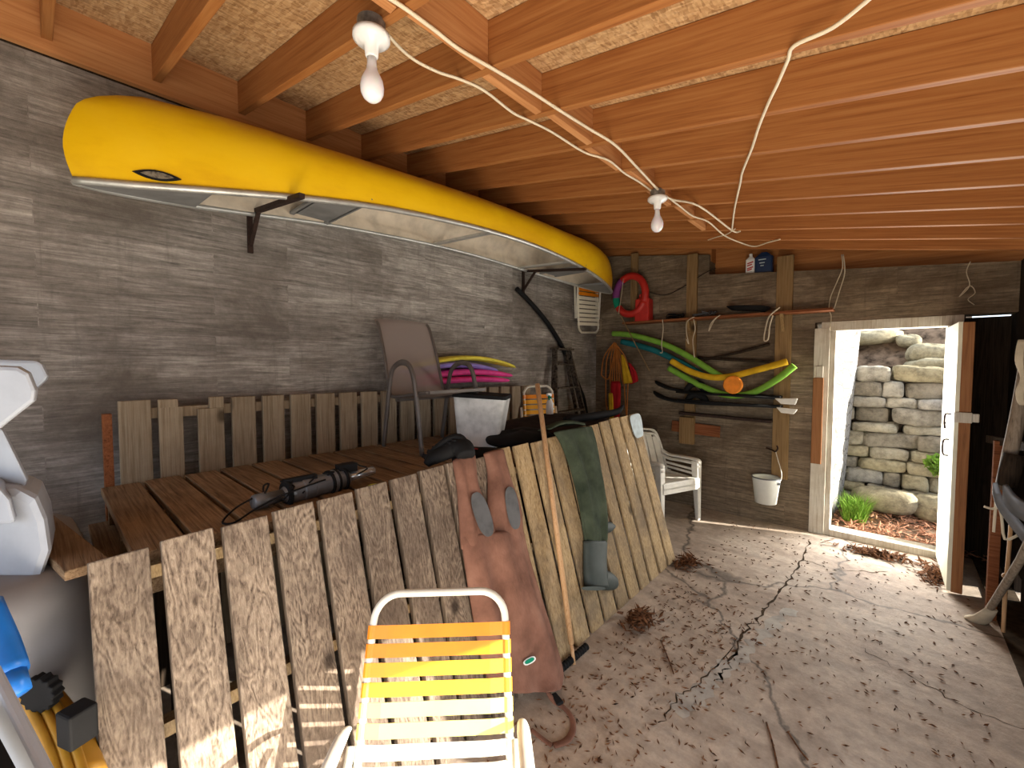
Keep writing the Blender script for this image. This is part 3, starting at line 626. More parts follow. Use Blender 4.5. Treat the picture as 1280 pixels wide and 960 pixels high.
def folded_chair(Tm, label, group, cols, w_=.235, L=.82, ns=12):
    R_ = thing('folding_lawn_chair', label, 'chair', Tm.translation, group); r = .0125
    B = MB(Tm); B.tube(round_u(w_, 0, .0, .0, L, .085, .0), r, 8, 2); B.build('back_frame', M['tubewhite'], R_, smooth=True)
    for i in range(ns):
        z = L-.11-i*.055
        if z < .1: break
        B = MB(Tm); strap(B, (-w_, 0, z), (w_, 0, z), (0, 0, 1), (0, 1, 0), .041); B.build('back_strap', M[cols(i)], R_)
    B = MB(Tm); B.tube([(-w_-.02, -.035, .62), (-w_-.02, -.035, .06), (w_+.02, -.035, .06), (w_+.02, -.035, .62)], r, 8, 0); B.build('seat_frame', M['tubewhite'], R_, smooth=True)
    for s_ in (-1, 1):
        B = MB(Tm); B.tube([(s_*(w_+.035), -.01, .62), (s_*(w_+.035), .02, .25), (s_*(w_+.035), .03, -.12)], r, 8, 2); B.build('leg', M['tubewhite'], R_, smooth=True)
    B = MB(Tm); B.tube([(-w_-.035, .03, .06), (w_+.035, .03, .06)], r, 8, 0); B.build('floor_rail', M['tubewhite'], R_, smooth=True)
    return R_
# behind the pile, standing folded
p = hit(676, 483, 0, -2.72)
folded_chair(frame_at(V((-2.74, p.y+.05, p.z-.84)), V((.9, -.42, .12))), 'folded orange strapped lawn chair standing behind the dark bags near the ladder', 'strapped lawn chairs', lambda i: 'sorange' if i < 1 else 'samber', .17, .84)
B = MB(); B.box((-2.62, p.y+.2, .3), (.34, .5, .6)); tag(B.build('wooden_crate', M['darkwood'], bevel=.004), 'dark wooden crate in the corner under the folded orange chair', 'crate')
# hanging on the wall, upside down
a = hit(734, 348, 0, WX+.09)
folded_chair(frame_at(V((WX+.085, a.y+.02, a.z+.10)), (1, 0, .0), (0, .05, -1)) , 'folded cream lawn chair hung upside down on the wall below the canoe tip', 'strapped lawn chairs', lambda i: 'sorange' if i > 6 else 'scream', .24, .80)

# ================================================================ SLING CHAIR on the bench
loc = V((-2.50, 1.93, 1.10)); Tm = frame_at(loc, (1, -.03, 0))
R_ = thing('patio_sling_chair', 'brown mesh sling patio chair standing on the flat dock section', 'chair', loc)
for s_ in (-1, 1):
    x = s_*.265; B = MB(Tm)
    B.tube([(x*1.0, -.27, .002), (x, -.22, .25), (x, -.16, .52), (x, -.08, .60), (x, .02, .615), (x, .10, .57), (x, .15, .42), (x, .22, .002)], .021, 8, 5, flat=.6, up=(1, 0, 0)); B.build('arm_leg_loop', M['bronze'], R_, smooth=True)
    B = MB(Tm); B.tube([(s_*.245, .27, .42), (s_*.245, .1, .40), (s_*.245, -.15, .37), (s_*.24, -.22, .42), (s_*.235, -.30, .68), (s_*.23, -.38, .88), (s_*.225, -.42, .93)], .0125, 8, 4); B.build('side_rail', M['bronze'], R_, smooth=True)
B = MB(Tm); B.bar((-.245, .27, .42), (.245, .27, .42), .03, .02); B.build('seat_crossbar', M['bronze'], R_)
B = MB(Tm); B.bar((-.26, -.1, .35), (.26, -.1, .35), .02, .02); B.build('seat_crossbar', M['bronze'], R_)
B = MB(Tm); rr = []
P, _ = spline([V((0, .27, .425)), V((0, .1, .395)), V((0, -.15, .365)), V((0, -.22, .42)), V((0, -.30, .68)), V((0, -.38, .88)), V((0, -.43, .945))], [0]*7, 6)
for i, c in enumerate(P):
    rr.append([c+V((-.243+.486*k/8, .018*math.sin(math.pi*k/8)*(-1), -.018*math.sin(math.pi*k/8) if c.z < .45 else (.014*math.sin(math.pi*k/8) if c.z > .9 else 0))) for k in range(9)])
B.loft(rr, closed=False, cap=False); B.build('sling', M['sling'], R_, smooth=True)
# ================================================================ BIN
loc = V((-2.30, 2.20, 1.10)); Tm = frame_at(loc, (.56, -.83, 0)) @ Matrix.Rotation(math.radians(-3), 4, 'Y')
R_ = thing('storage_bin', 'whitish tapered bin with dark lid beneath the brown patio chair', 'bin', loc)
def tap(B, w0, d0, w1, d1, z0, z1, r=.03):
    def rg(w_, d_, z):
        P = []
        for sx, sy, a0 in ((1, 1, 0), (-1, 1, 90), (-1, -1, 180), (1, -1, 270)):
            for k in range(4):
                a = math.radians(a0+30*k); P.append(V((sx*(w_-r)+r*math.cos(a), sy*(d_-r)+r*math.sin(a), z)))
        return P
    B.loft([rg(w0, d0, z0), rg(w1, d1, z1)])
B = MB(Tm); tap(B, .15, .12, .19, .16, .006, .36); B.build('bin_body', M['binwhite'], R_, smooth=False)
B = MB(Tm); tap(B, .20, .17, .195, .165, .36, .385); B.build('lid', M['black'], R_)
# ================================================================ FOAM FLOATS on the back section
def floatpad(mt, dz, label, x, y0, y1, zc, th, arch):
    B = MB(); rg = []
    for i in range(17):
        t = i/16; y = y0+(y1-y0)*t; z = zc+dz+arch*math.sin(math.pi*t)-arch*.35; e = (1-abs(2*t-1)**3)**.5*.9+.1
        rg.append([V((x+.11*math.cos(2*math.pi*k/12)*e, y, z+th/2*math.copysign(abs(math.sin(2*math.pi*k/12))**.7, math.sin(2*math.pi*k/12))*e)) for k in range(12)])
    B.loft(rg); o = B.build('foam_swim_float', M[mt], smooth=True); tag(o, label, 'float', 'foam floats stacked on the upright dock section')
floatpad('pink', 0, 'lower pink foam float, bottom of the stack behind the brown chair', -2.94, 2.05, 3.22, 1.547, .06, .03)
floatpad('pink', .042, 'upper pink foam float, second from the bottom of the stack', -2.94, 2.0, 3.27, 1.56, .06, .05)
floatpad('violet', .084, 'violet foam float between the pink and the yellow floats', -2.94, 1.92, 3.05, 1.575, .055, .065)
floatpad('yfoam', .122, 'yellow foam float on top of the float stack', -2.95, 1.95, 3.33, 1.58, .045, .095)

# ================================================================ MOTOR on the bench
a = V((-1.93, .56, 1.135)); b = V((-2.0, 1.14, 1.15)); ax = (b-a).normalized(); L = (b-a).length
R_ = thing('electric_outboard_motor', 'grey and black trolling motor tied with cord lying on the dock bench', 'motor', (a+b)/2)
B = MB(); B.lathe([(.026, 0), (.032, .005), (.032, .05), (.028, .055), (.026, .12)], a, ax); B.build('tiller_end', M['greymetal'], R_, smooth=True)
B = MB(); B.lathe([(.028, .12), (.04, .14), (.046, .16), (.046, .2), (.050, .205), (.050, .25), (.046, .255), (.048, .34), (.054, .345), (.054, .37), (.05, .38), (.046, .42), (.03, .44)], a, ax); B.build('motor_casing', M['greymetal'], R_, smooth=False)
B = MB(); B.lathe([(.022, .43), (.022, L), (.018, L+.004)], a, ax); B.build('shaft', M['chrome'], R_, smooth=True)
B = MB()
for t in (.13, .33, .36, .40): B.lathe([(.052, t), (.057, t+.003), (.057, t+.012), (.052, t+.015)], a, ax)
B.box(a+ax*.43+V((0, 0, .05)), (.05, .09, .04)); B.box(a+ax*.2+V((0, 0, .052)), (.03, .14, .02)); B.build('clamp', M['black'], R_)
cd_ = MB()
for k in range(5):
    o_ = a+ax*(.1+.09*k); P = [o_+V((.03*math.cos(t), .05*math.sin(t)+.03*math.sin(3*t), 0))+V((.035*math.cos(t*2+k), 0, abs(math.sin(t))*.055)) for t in [i*.7 for i in range(9)]]
    cd_.tube(P, .004, 5, 3)
cd_.tube([a+V((0, 0, .02)), V((-1.93, .5, 1.13)), V((-1.87, .44, 1.106)), V((-1.83, .47, 1.106)), V((-1.86, .55, 1.13)), V((-1.87, .66, 1.16)), a+ax*.3+V((.04, 0, .03))], .004, 5, 4)
cd_.build('tied_cord', M['black'], R_, smooth=True)
B = MB(); p = V((-1.86, 1.06, 1.112)); B.ball(p, .03, 12, (.55, 1.3, .35)); tag(B.build('fishing_lure', M['lime'], smooth=True), 'small lime yellow fishing lure beside the trolling motor shaft', 'lure')

# ================================================================ WADERS
def pad(B, L_, R__, th, k=5, n=20, plane=dockpt, base=.0, folds=.12, seed=0, taper=True):
    """rounded cloth volume between two edge lines lying against a plane"""
    A = [plane(*p, base) for p in L_]; C_ = [plane(*p, base) for p in R__]; thl = th if isinstance(th, list) else [th]*len(A)
    A, tt = spline(A, thl, k); C_, _ = spline(C_, thl, k); rg = []; m_ = len(A)
    for i in range(m_):
        c = (A[i]+C_[i])/2; h = (C_[i]-A[i])/2; t_ = tt[i]; r = []
        for q in range(n):
            a_ = 2*math.pi*q/n; fo = 1+folds*math.sin(5*a_+i*.18+seed)*math.sin(i*.09+seed)+folds*.6*math.sin(9*a_-i*.11+seed*2)
            s_ = math.sin(a_); up = t_*(abs(s_)**.75)*fo if s_ > 0 else -.25*t_*abs(s_)
            r.append(c+h*math.cos(a_)+DN*(up+t_*.25))
        rg.append(r)
    B.loft(rg); return B
R_ = thing('chest_waders', 'brown chest waders hung feet up over the leaning dock sections', 'waders', dockpt(640, 800))
B = MB(); pad(B, [(563, 574), (569, 612), (571, 650), (574, 690)], [(592, 567), (595, 605), (606, 632), (622, 680)], [.035, .045, .05, .04], folds=.30, seed=1)
B.build('wader_leg', M['wader'], R_, smooth=True, subsurf=1)
B = MB(); pad(B, [(602, 566), (607, 592), (607, 641), (615, 680)], [(627, 560), (636, 601), (648, 636), (652, 680)], [.035, .045, .05, .04], folds=.30, seed=2.2)
B.build('wader_leg', M['wader'], R_, smooth=True, subsurf=1)
B = MB(); pad(B, [(573, 668), (577, 700), (588, 773), (600, 830), (615, 866)], [(651, 660), (658, 700), (683, 782), (700, 836), (697, 862)], [.045, .06, .07, .06, .05], folds=.34, seed=3.4, n=36)
B.build('wader_body', M['wader'], R_, smooth=True, subsurf=1)
def oval(B, c, rx, ry, rot, off, th=.008, plane=dockpt, n=22):
    P0 = []; P1 = []; ca, sa = math.cos(rot), math.sin(rot)
    for k in range(n):
        a_ = 2*math.pi*k/n; dx = rx*math.copysign(abs(math.cos(a_))**.8, math.cos(a_)); dy = ry*math.copysign(abs(math.sin(a_))**.8, math.sin(a_))
        q = (c[0]+dx*ca-dy*sa, c[1]+dx*sa+dy*ca); P0.append(plane(*q, off)); P1.append(plane(*q, off+th))
    B.loft([P0, P1]); return B
B = MB(); oval(B, (603, 643), 10, 29, -.32, .052, .014); B.build('knee_pad', M['knee'], R_)
B = MB(); oval(B, (641, 635), 8, 27, -.16, .052, .014); B.build('knee_pad', M['knee'], R_)
B = MB(); oval(B, (662, 826), 8.5, 4, -.5, .085, .006); lb = B.build('maker_patch', M['white'], R_)
B = MB(); oval(B, (662, 826), 6.5, 2.6, -.5, .092, .003); B.build('patch_print', M['tealring'], lb)
B = MB(); B.tube([dockpt(x, y, .07) for x, y in ((640, 856), (660, 850), (672, 840), (683, 835), (694, 828))], .003, 5, 4); B.build('drawcord', M['blackcloth'], R_, smooth=True)
fl = lambda x, y, z=.012: hit(x, y, 2, z)
B = MB(); B.tube([fl(684, 864, .05), fl(692, 876, .03), fl(704, 884), fl(714, 896), fl(716, 912), fl(708, 926), fl(692, 932)], [.012, .014, .012, .012, .016, .022, .02], 8, 4, flat=.35); ss = B.build('suspender_strap', M['wader'], R_, smooth=True)
B = MB(); B.bar(fl(691, 868, .03), fl(701, 880, .03), .035, .016); B.build('buckle', M['black'], ss, bevel=.004)
B = MB(); B.tube([fl(664, 912), fl(676, 922), fl(690, 932)], .012, 8, 4, flat=.35); B.build('suspender_loop', M['wader'], R_, smooth=True)
def boot(B, P, r, n=14, flat=.8): B.tube(P, r, n, 5, flat=flat); return B
bp = [deep(533, 581, 2.22), deep(541, 573, 2.24), deep(555, 566, 2.26), deep(567, 560, 2.28), deep(578, 560, 2.26), deep(583, 570, 2.22)]
B = MB(); boot(B, bp, [.022, .045, .052, .062, .062, .05]); bt = B.build('boot', M['black'], R_, smooth=True)
B = MB()
for i in range(8):
    t = i/7; c = deep(534+44*t, 571-27*t**.8+9*max(0, t-.7)*3, 2.27); B.box(c, (.07, .022, .022), Matrix.Rotation(-.5+t*.9, 3, 'X'))
B.tube([deep(533, 576, 2.26), deep(545, 562, 2.27), deep(560, 550, 2.28), deep(574, 547, 2.28), deep(582, 555, 2.27)], .022, 10, 4); B.build('boot_sole', M['black'], bt, bevel=.004)
B = MB(); boot(B, [(-1.98, 1.66, 1.13), (-1.93, 1.70, 1.14), (-1.86, 1.76, 1.16), (-1.76, 1.80, 1.17)], [.03, .045, .05, .045]); bt = B.build('boot', M['black'], R_, smooth=True)
B = MB(); B.tube([(-1.83, 1.69, 1.19), (-1.86, 1.71, 1.20), (-1.84, 1.735, 1.195), (-1.85, 1.69, 1.205)], .004, 5, 3); B.build('bootlace', M['red'], bt)
R_ = thing('hip_waders', 'olive green waders with rubber boots hanging over the tan dock section', 'waders', dockpt(735, 650))
B = MB(); pad(B, [(689, 540), (699, 556), (712, 592), (722, 635), (729, 682)], [(737, 532), (743, 556), (750, 600), (755, 645), (755, 680)], [.04, .05, .055, .05, .045], folds=.36, seed=.7, n=32); B.build('wader_leg', M['green'], R_, smooth=True, subsurf=1)
B = MB(); P = [(685, 538), (700, 528), (716, 526), (735, 531)]; 
B.loft([[dockpt(x, y+2, .06) for x, y in P], [dockpt(x, y-1, .03)+V((-.02, 0, .01)) for x, y in P], [V((p.x-.14, p.y, 1.225)) for p in [dockpt(x, y, 0) for x, y in P]]], closed=False, cap=False); B.build('wader_top_fold', M['green'], R_, smooth=True, solid=.02, subsurf=1)
B = MB(); pad(B, [(727, 676), (727, 700), (727, 716), (728, 733)], [(755, 676), (754, 700), (754, 714), (756, 733)], [.05, .05, .055, .055], folds=.02); bt = B.build('boot', M['rubber'], R_, smooth=True)
B = MB(); pad(B, [(752, 712), (760, 715), (767, 721), (770, 729)], [(745, 737), (756, 738), (765, 737), (770, 733)], [.05, .045, .035, .015], folds=.0); B.build('boot_toe', M['rubber'], bt, smooth=True)
B = MB(); oval(B, (742, 735.5), 15, 2.6, .0, .02, .06); B.build('boot_sole', M['rubber'], bt)
B = MB(); pad(B, [(752, 652), (760, 652), (767, 656)], [(752, 666), (760, 666), (767, 660)], [.03, .03, .015], folds=0, base=.0); B.build('boot_toe', M['rubber'], R_, smooth=True)
# pole
a = V((-1.30, 1.97, .0)); b = dockpt(681, 552, .035); d = (b-a)
top = a+d*1.32
for k in range(100, 170):
    q = a+d*(k/100); v_ = q-CAM; fw = v_.dot(FH)*math.cos(PITCH)-v_.z*math.sin(PITCH); up = v_.dot(FH)*math.sin(PITCH)+v_.z*math.cos(PITCH)
    if 480-FPX*up/fw < 480: top = q; break
B = MB(); B.tube([a, a+d*.08], .011, 10, 0); B.tube([a+d*.08, a+(top-a)*.5, top], .0165, 12, 1); tag(B.build('wooden_pole', M['handle'], smooth=True), 'long pale wooden handle leaning against the tan dock section', 'pole')
# towel
R_ = MB(); P = [[(786, 519), (800, 515)], [(788, 530), (803, 526)], [(792, 542), (804, 538)], [(795, 549), (805, 545)]]
R_.loft([[dockpt(*a, .012+.006*(i % 2)), dockpt((a[0]+b[0])/2, (a[1]+b[1])/2, .02), dockpt(*b, .012)] for i, (a, b) in enumerate(P)]+[], closed=False, cap=False)
tag(R_.build('cleaning_rag', M['paper'], smooth=True, solid=.006, subsurf=2), 'pale blue rag draped over the far end of the tan dock section', 'rag')
# dark bags on the bench
def lump(name, c, s, seed, label, cat, mat='blackcloth', rotz=0):
    rnd = random.Random(seed); ph = [rnd.uniform(0, 6) for _ in range(5)]; B = MB(); rg = []; n = 20
    for i in range(13):
        a_ = min(max(math.pi*i/12, .04), 3.1); r = []
        for k in range(n):
            b_ = 2*math.pi*k/n; q = 1+.10*math.sin(3*b_+ph[0])+.08*math.sin(5*b_+3*a_+ph[1])+.06*math.sin(9*b_+ph[2]-2*a_)
            x = math.sin(a_)**.7*math.cos(b_)*s[0]*q; y = math.sin(a_)**.7*math.sin(b_)*s[1]*q; z = -math.cos(a_)*s[2]
            z = max(z, -s[2]*.8)
            xx = x*math.cos(rotz)-y*math.sin(rotz); yy = x*math.sin(rotz)+y*math.cos(rotz); r.append(V(c)+V((xx, yy, z*(1+.15*math.sin(4*b_+ph[3])))))
        rg.append(r)
    B.loft(rg); return tag(B.build(name, M[mat], smooth=True, subsurf=1), label, cat)
lump('folded_tarp', (-2.22, 3.05, 1.165), (.46, .62, .075), 3, 'large dark brown folded tarp behind the pole and green waders', 'tarp')
lump('duffel_bag', (-2.06, 2.40, 1.155), (.20, .30, .06), 8, 'black slumped bag next to the white bin', 'bag', 'black')
B = MB(); B.tube([(-1.98, 2.85, 1.25), (-1.9, 3.2, 1.26), (-1.87, 3.5, 1.27), (-1.9, 3.68, 1.31)], [.03, .035, .03, .012], 10, 4); tag(B.build('umbrella_cover', M['black'], smooth=True), 'rolled black cover pointing up beside the blue rag', 'cover')
# spray bottle
p = hit(687, 534, 0, -2.35); p.z = 1.245
R_ = thing('spray_bottle', 'white spray bottle with green trigger standing on the dark tarp', 'bottle', p)
B = MB(); B.lathe([(.032, 0), (.034, .01), (.034, .09), (.026, .12), (.013, .145), (.013, .16)], p); B.build('bottle_body', M['white'], R_, smooth=True)
B = MB(); B.box(p+V((.0, -.01, .18)), (.025, .06, .03)); sh_ = B.build('spray_head', M['white'], R_, bevel=.006)
B = MB(); B.box(p+V((.02, -.035, .155)), (.012, .012, .045)); B.lathe([(.018, .145), (.018, .165)], p); B.build('trigger', M['tealring'], sh_, bevel=.003)

# ================================================================ LADDER, PIPE
R_ = thing('step_ladder', 'old paint-spattered wooden stepladder folded against the wall corner', 'ladder', (-2.95, 4.3, 0))
for s_, yt, yb in ((-1, 4.13, 3.85), (1, 4.42, 4.86)):
    B = MB(); B.bar((-2.78, yb, .0), (-3.03, yt, 1.88), .07, .022, (0, 1, 0)); B.build('ladder_rail', M['ladder'], R_, bevel=.002)
    B = MB(); B.bar((-2.92, yb-s_*.04, .0), (-3.06, yt-s_*.03, 1.86), .045, .02, (0, 1, 0)); B.build('rear_rail', M['ladder'], R_, bevel=.002)
for i in range(6):
    z = .28+i*.285; t = z/1.88; y0 = 3.85+(4.13-3.85)*t; y1 = 4.86+(4.42-4.86)*t; x = -2.78-.25*t
    B = MB(); B.box((x, (y0+y1)/2, z), (.09, y1-y0-.02, .02)); B.build('ladder_step', M['ladder'], R_)
B = MB(); B.box((-3.02, 4.275, 1.89), (.12, .34, .022)); B.build('ladder_top', M['ladder'], R_)
B = MB(); P = [hit(x, y, 0, WX+.035) for x, y in ((646, 361), (660, 375), (676, 393), (690, 412), (704, 436), (714, 460), (724, 484), (732, 512))]; P.append(V((WX+.035, P[-1].y+.25, .02)))
B.tube(P, .027, 10, 5); tag(B.build('poly_pipe', M['black'], smooth=True), 'bent black plastic pipe curving down the wall behind the ladder', 'pipe')

# ================================================================ FAR WALL GEAR
F = lambda x, y, yy=5.1: hit(x, y, 1, yy)
# shelf
a = F(778, 404, 5.0); b = F(1041, 386, 5.0)
B = MB(); B.hexa([V((a.x, 4.99, a.z-.012)), V((b.x, 4.99, b.z-.012)), V((b.x, 5.197, b.z-.012)), V((a.x, 5.197, a.z-.012)), V((a.x, 4.99, a.z+.012)), V((b.x, 4.99, b.z+.012)), V((b.x, 5.197, b.z+.012)), V((a.x, 5.197, a.z+.012))])
SH = thing('wall_shelf', 'long thin red-brown plank shelf across the far wall', 'shelf', ((a.x+b.x)/2, 5.1, a.z)); B.build('shelf_board', M['redwood'], SH, bevel=.003)
for x in (-1.8, -.865):
    B = MB(); B.bar((x, 5.155, 2.05), (x, 5.04, 2.23), .03, .03); B.build('shelf_bracket', M['stud'], SH)
def shz(x): return a_z+(b_z-a_z)*(x-a_x)/(b_x-a_x)+.012
a_x, a_z, b_x, b_z = a.x, a.z, b.x, b.z
# gas can
gx = F(805, 385, 5.08).x; gz = shz(gx); R_ = thing('fuel_can', 'red plastic fuel can standing at the left end of the wall shelf', 'can', (gx, 5.08, gz))
Tm = frame_at((gx, 5.08, gz), (0, -1, 0)); B = MB(Tm); tap(B, .095, .075, .09, .07, 0, .27, .02); tap(B, .09, .07, .05, .04, .27, .295, .02); B.build('can_body', M['red'], R_, bevel=.003)
B = MB(Tm); B.tube([(-.05, 0, .29), (-.05, 0, .335), (.05, 0, .335), (.05, 0, .29)], .012, 8, 2); B.build('carry_handle', M['red'], R_, smooth=True)
B = MB(Tm); B.lathe([(.022, .29), (.022, .33)], (.0, .03, 0)); B.build('cap', M['black'], R_)
# ring
c = F(788, 369, 5.03); R_ = thing('foam_swim_ring', 'red, purple and green foam ring hanging beside the red fuel can', 'ring', c)
for i, (a0, a1, mt) in enumerate(((-25, 125, 'red'), (125, 185, 'purple'), (185, 215, 'tealring'), (215, 335, 'red'))):
    B = MB(); B.tube([c+V((.20*math.cos(math.radians(t)), .0, .24*math.sin(math.radians(t)))) for t in [a0+(a1-a0)*k/10 for k in range(11)]], .045, 12, 2); B.build('ring_segment', M[mt], R_, smooth=True)
# rod
B = MB(); P = [F(774, 391, 4.97), F(790, 422, 4.95), F(812, 464, 4.95)]; B.tube(P, .006, 6, 3); tag(B.build('bamboo_cane', M['stud'], smooth=True), 'thin bamboo cane slanting across the wall in front of the green noodles', 'cane')
B = MB(); B.tube([F(779, 348, 4.95), F(777, 368, 4.94), F(773, 393, 4.95)], .004, 5, 3); tag(B.build('cord', M['twine'], smooth=True), 'thin pale cord hanging through the foam swim ring', 'cord')
def noodle(P, mt, label, yy, r=.034):
    B = MB(); Q = [F(x, y, yy) for x, y in P]; B.tube(Q, r, 14, 6); tag(B.build('pool_noodle', M[mt], smooth=True), label, 'pool noodle', 'pool noodles on the far wall')
    return Q
noodle([(766, 417), (790, 419), (827, 429), (860, 445), (890, 464), (905, 473)], 'ngreen', 'light green pool noodle sloping along the wall, topmost of the noodles', 5.03)
noodle([(777, 427), (815, 437), (850, 453), (880, 470)], 'nteal', 'dark teal pool noodle tucked under the topmost green noodle', 5.06, .036)
noodle([(839, 451), (860, 463), (885, 471), (910, 471), (940, 464), (984, 452)], 'nyellow', 'yellow pool noodle sagging across the middle of the far wall', 4.99)
noodle([(836, 460), (857, 472), (880, 484), (910, 494), (940, 491), (970, 475), (993, 457)], 'ngreen', 'light green pool noodle bent in a U beneath the yellow noodle', 5.04)
B = MB(); c = F(917, 481, 4.93); B.lathe([(.04, 0), (.085, .0), (.095, .012), (.095, .035), (.085, .045), (.03, .045)], c, (0, -1, 0)); B.lathe([(.03, .046), (.03, .055)], c, (0, -1, 0)); 
tag(B.build('orange_float_disc', M['orangefoam'], smooth=False), 'round orange float hanging below the yellow noodle', 'float')
def ski(P, label, yy, lift):
    R_ = thing('water_ski', label, 'water ski', F(*P[2], yy), 'dark water skis on the far wall')
    Q = [F(x, y, yy) for x, y in P]; B = MB(); S, _ = spline(Q, [0]*len(Q), 5); rg = []; m_ = len(S)
    for i, p in enumerate(S):
        t = i/(m_-1); h = .012 if t > .25 else .012; wd = .075*min(1, (t*6+.1))**.6
        rg.append([p+V((0, -wd+.075, -h)), p+V((0, .075+wd, -h)), p+V((0, .075+wd, h)), p+V((0, .075-wd, h))])
    B.loft(rg); sb = B.build('ski_blade', M['black'], R_, smooth=False, bevel=.002)
    B = MB(); m0 = S[int(m_*.55)]; B.tube([m0+V((-.14, .03, .01)), m0+V((-.08, .05, .09)), m0+V((0, .06, .10)), m0+V((.06, .05, .05)), m0+V((.1, .04, .01))], [.03, .04, .045, .04, .02], 10, 4); B.build('foot_binding', M['black'], sb, smooth=True)
ski([(816, 477), (825, 482), (840, 487), (880, 492), (930, 494), (975, 497)], 'upper dark water ski with its upturned tip at the left', 5.0, 0)
ski([(814, 490), (825, 497), (845, 502), (880, 505), (930, 507), (975, 509)], 'lower dark water ski resting just under the other ski', 5.0, 0)
for (P, lab) in ((((968, 498), (997, 498), (994, 506), (976, 505)), 'cream paddle blade above the other, at the right end of the skis'), (((970, 509), (997, 512), (992, 518), (976, 516)), 'cream paddle blade lying lowest at the right end of the skis')):
    Q = [F(x, y, 4.93) for x, y in P]; ctr = sum(Q, V())/4
    R_ = thing('paddle', lab, 'paddle', ctr, 'paddles at the ski ends'); B = MB(); B.loft([Q, [q+V((0, .02, 0)) for q in Q]]); B.build('paddle_blade', M['resin'], R_, bevel=.006)
    B = MB(); B.tube([Q[0]+V((0, .01, 0)), Q[0]+V((-1.0, .03, .02))], .012, 8, 0); B.build('paddle_shaft', M['black'], R_, smooth=True)
for i, (P, lab) in enumerate(((((872, 447), (905, 449), (962, 452)), 'dark oar handle behind the yellow noodle, the level one'), (((880, 450), (925, 440), (962, 430)), 'dark slanted stick crossing above the level oar handle'))):
    B = MB(); B.tube([F(x, y, 5.14) for x, y in P], .016, 8, 2); tag(B.build('oar_shaft', M['darkwood'], smooth=True), lab, 'oar')
R_ = thing('wall_ledge_rack', 'dark iron channel with a pale wood block under the skis', 'rack', F(905, 522, 5.1))
B = MB(); B.bar(F(850, 516, 5.12), F(965, 527, 5.12), .10, .03); B.build('channel', M['iron'], R_, bevel=.003)
B = MB(); p0 = F(849, 521, 5.10); p1 = F(866, 556, 5.10); B.box(((p0.x+p1.x)/2, 5.13, (p0.z+p1.z)/2), (p1.x-p0.x, .06, p0.z-p1.z)); B.build('wood_block', M['stud'], R_, bevel=.003)
B = MB(); B.bar(F(840, 532, 5.165), F(900, 540, 5.165), .02, .13, (0, 0, 1)); B.build('brown_back_board', M['redwood'], R_, bevel=.003)
# hanging ropes and flags by the corner
R_ = thing('tow_rope', 'orange tow rope bundle hanging in the far left corner', 'rope', F(768, 428, 5.0))
for k in range(7):
    x0 = 760+k*2.6; dx = (-9+k*3.2); B = MB(); yy = 4.96+.012*(k % 3); bt = 470+(k*37) % 45
    B.tube([F(768, 428, yy), F(x0+dx*.5, 445, yy), F(x0+dx*.9, 465, yy), F(x0+dx*.8, bt, yy), F(x0+dx*.4+3, bt+4, yy), F(x0+3, 465, yy), F(770, 429, yy)], .008, 6, 5); B.build('rope_strand', M['orangerope'], R_, smooth=True)
def flag(P, mt, label, yy):
    Q = [F(x, y, yy) for x, y in P]; n_ = len(Q)//2; rg = []
    for i in range(n_):
        l_, r_ = Q[i], Q[-1-i]; rg.append([l_.lerp(r_, k/6)+V((0, .012*math.sin(k*2.4+i), 0)) for k in range(7)])
    B = MB(); B.loft(rg, closed=False, cap=False); return tag(B.build('cloth_flag', M[mt], smooth=True, solid=.006, subsurf=1), label, 'flag')
flag([(776, 442), (777, 462), (779, 481), (792, 479), (786, 462), (779, 443)], 'yellowcloth', 'yellow cloth triangle hanging right of the orange rope bundle', 4.94)
flag([(784, 452), (789, 466), (786, 482), (799, 477), (796, 464), (787, 453)], 'redcloth', 'dark red cloth triangle just behind the yellow one', 4.98)
flag([(763, 475), (763, 510), (766, 546), (772, 544), (776, 510), (776, 475)], 'redcloth', 'long red cloth strip hanging below the orange rope bundle', 4.93)
flag([(760, 490), (761, 515), (762, 542), (768, 546), (767, 515), (766, 490)], 'yellowcloth', 'long yellow cloth strip beside the red one, over the dock end', 4.90)
# cords on the shelf and post
def hang(P, label, yy=4.975, r=.005, mt='twine', name='cord'):
    B = MB(); B.tube([F(x, y, yy) for x, y in P], r, 6, 4); tag(B.build(name, M[mt], smooth=True), label, 'cord', 'loose cords on the far wall')
hang([(828, 399), (829, 412), (827, 430), (828, 440), (825, 441)], 'thin pale cord with a hook hanging over the topmost green noodle')
hang([(868, 396), (859, 402), (858, 415), (861, 430), (858, 424)], 'frayed cream cord hanging from the shelf left of centre')
hang([(867, 399), (869, 412), (866, 425), (868, 447)], 'long yellowish cord hanging straight down from mid shelf', mt='twine')
hang([(900, 394), (893, 400), (886, 414), (889, 404), (896, 396)], 'short white cord looped over the shelf edge')
hang([(975, 384), (962, 395), (957, 410), (955, 425), (960, 424), (962, 408), (966, 394)], 'thick cream cord loop hanging at the tall post', r=.007)
hang([(1052, 318), (1053, 335), (1045, 355), (1038, 372), (1036, 388)], 'cream cord running down to the right end of the shelf', 5.17)
hang([(1054, 318), (1056, 340), (1050, 362), (1042, 388)], 'second cream cord to the right end of the shelf, further from the tall post', 5.17)
hang([(1036, 388), (1039, 396), (1037, 412)], 'short cord knotted above the top left of the door frame', 5.17)
hang([(1213, 327), (1208, 340), (1212, 357), (1199, 371), (1212, 357), (1219, 366), (1210, 374), (1218, 381)], 'white string dangling on the wall above the door', 5.18, .004)
hang([(812, 365), (830, 369), (850, 361), (880, 342), (895, 335)], 'dark wire sagging from the fuel can toward the ledge', 5.17, .004, 'black', 'wire')
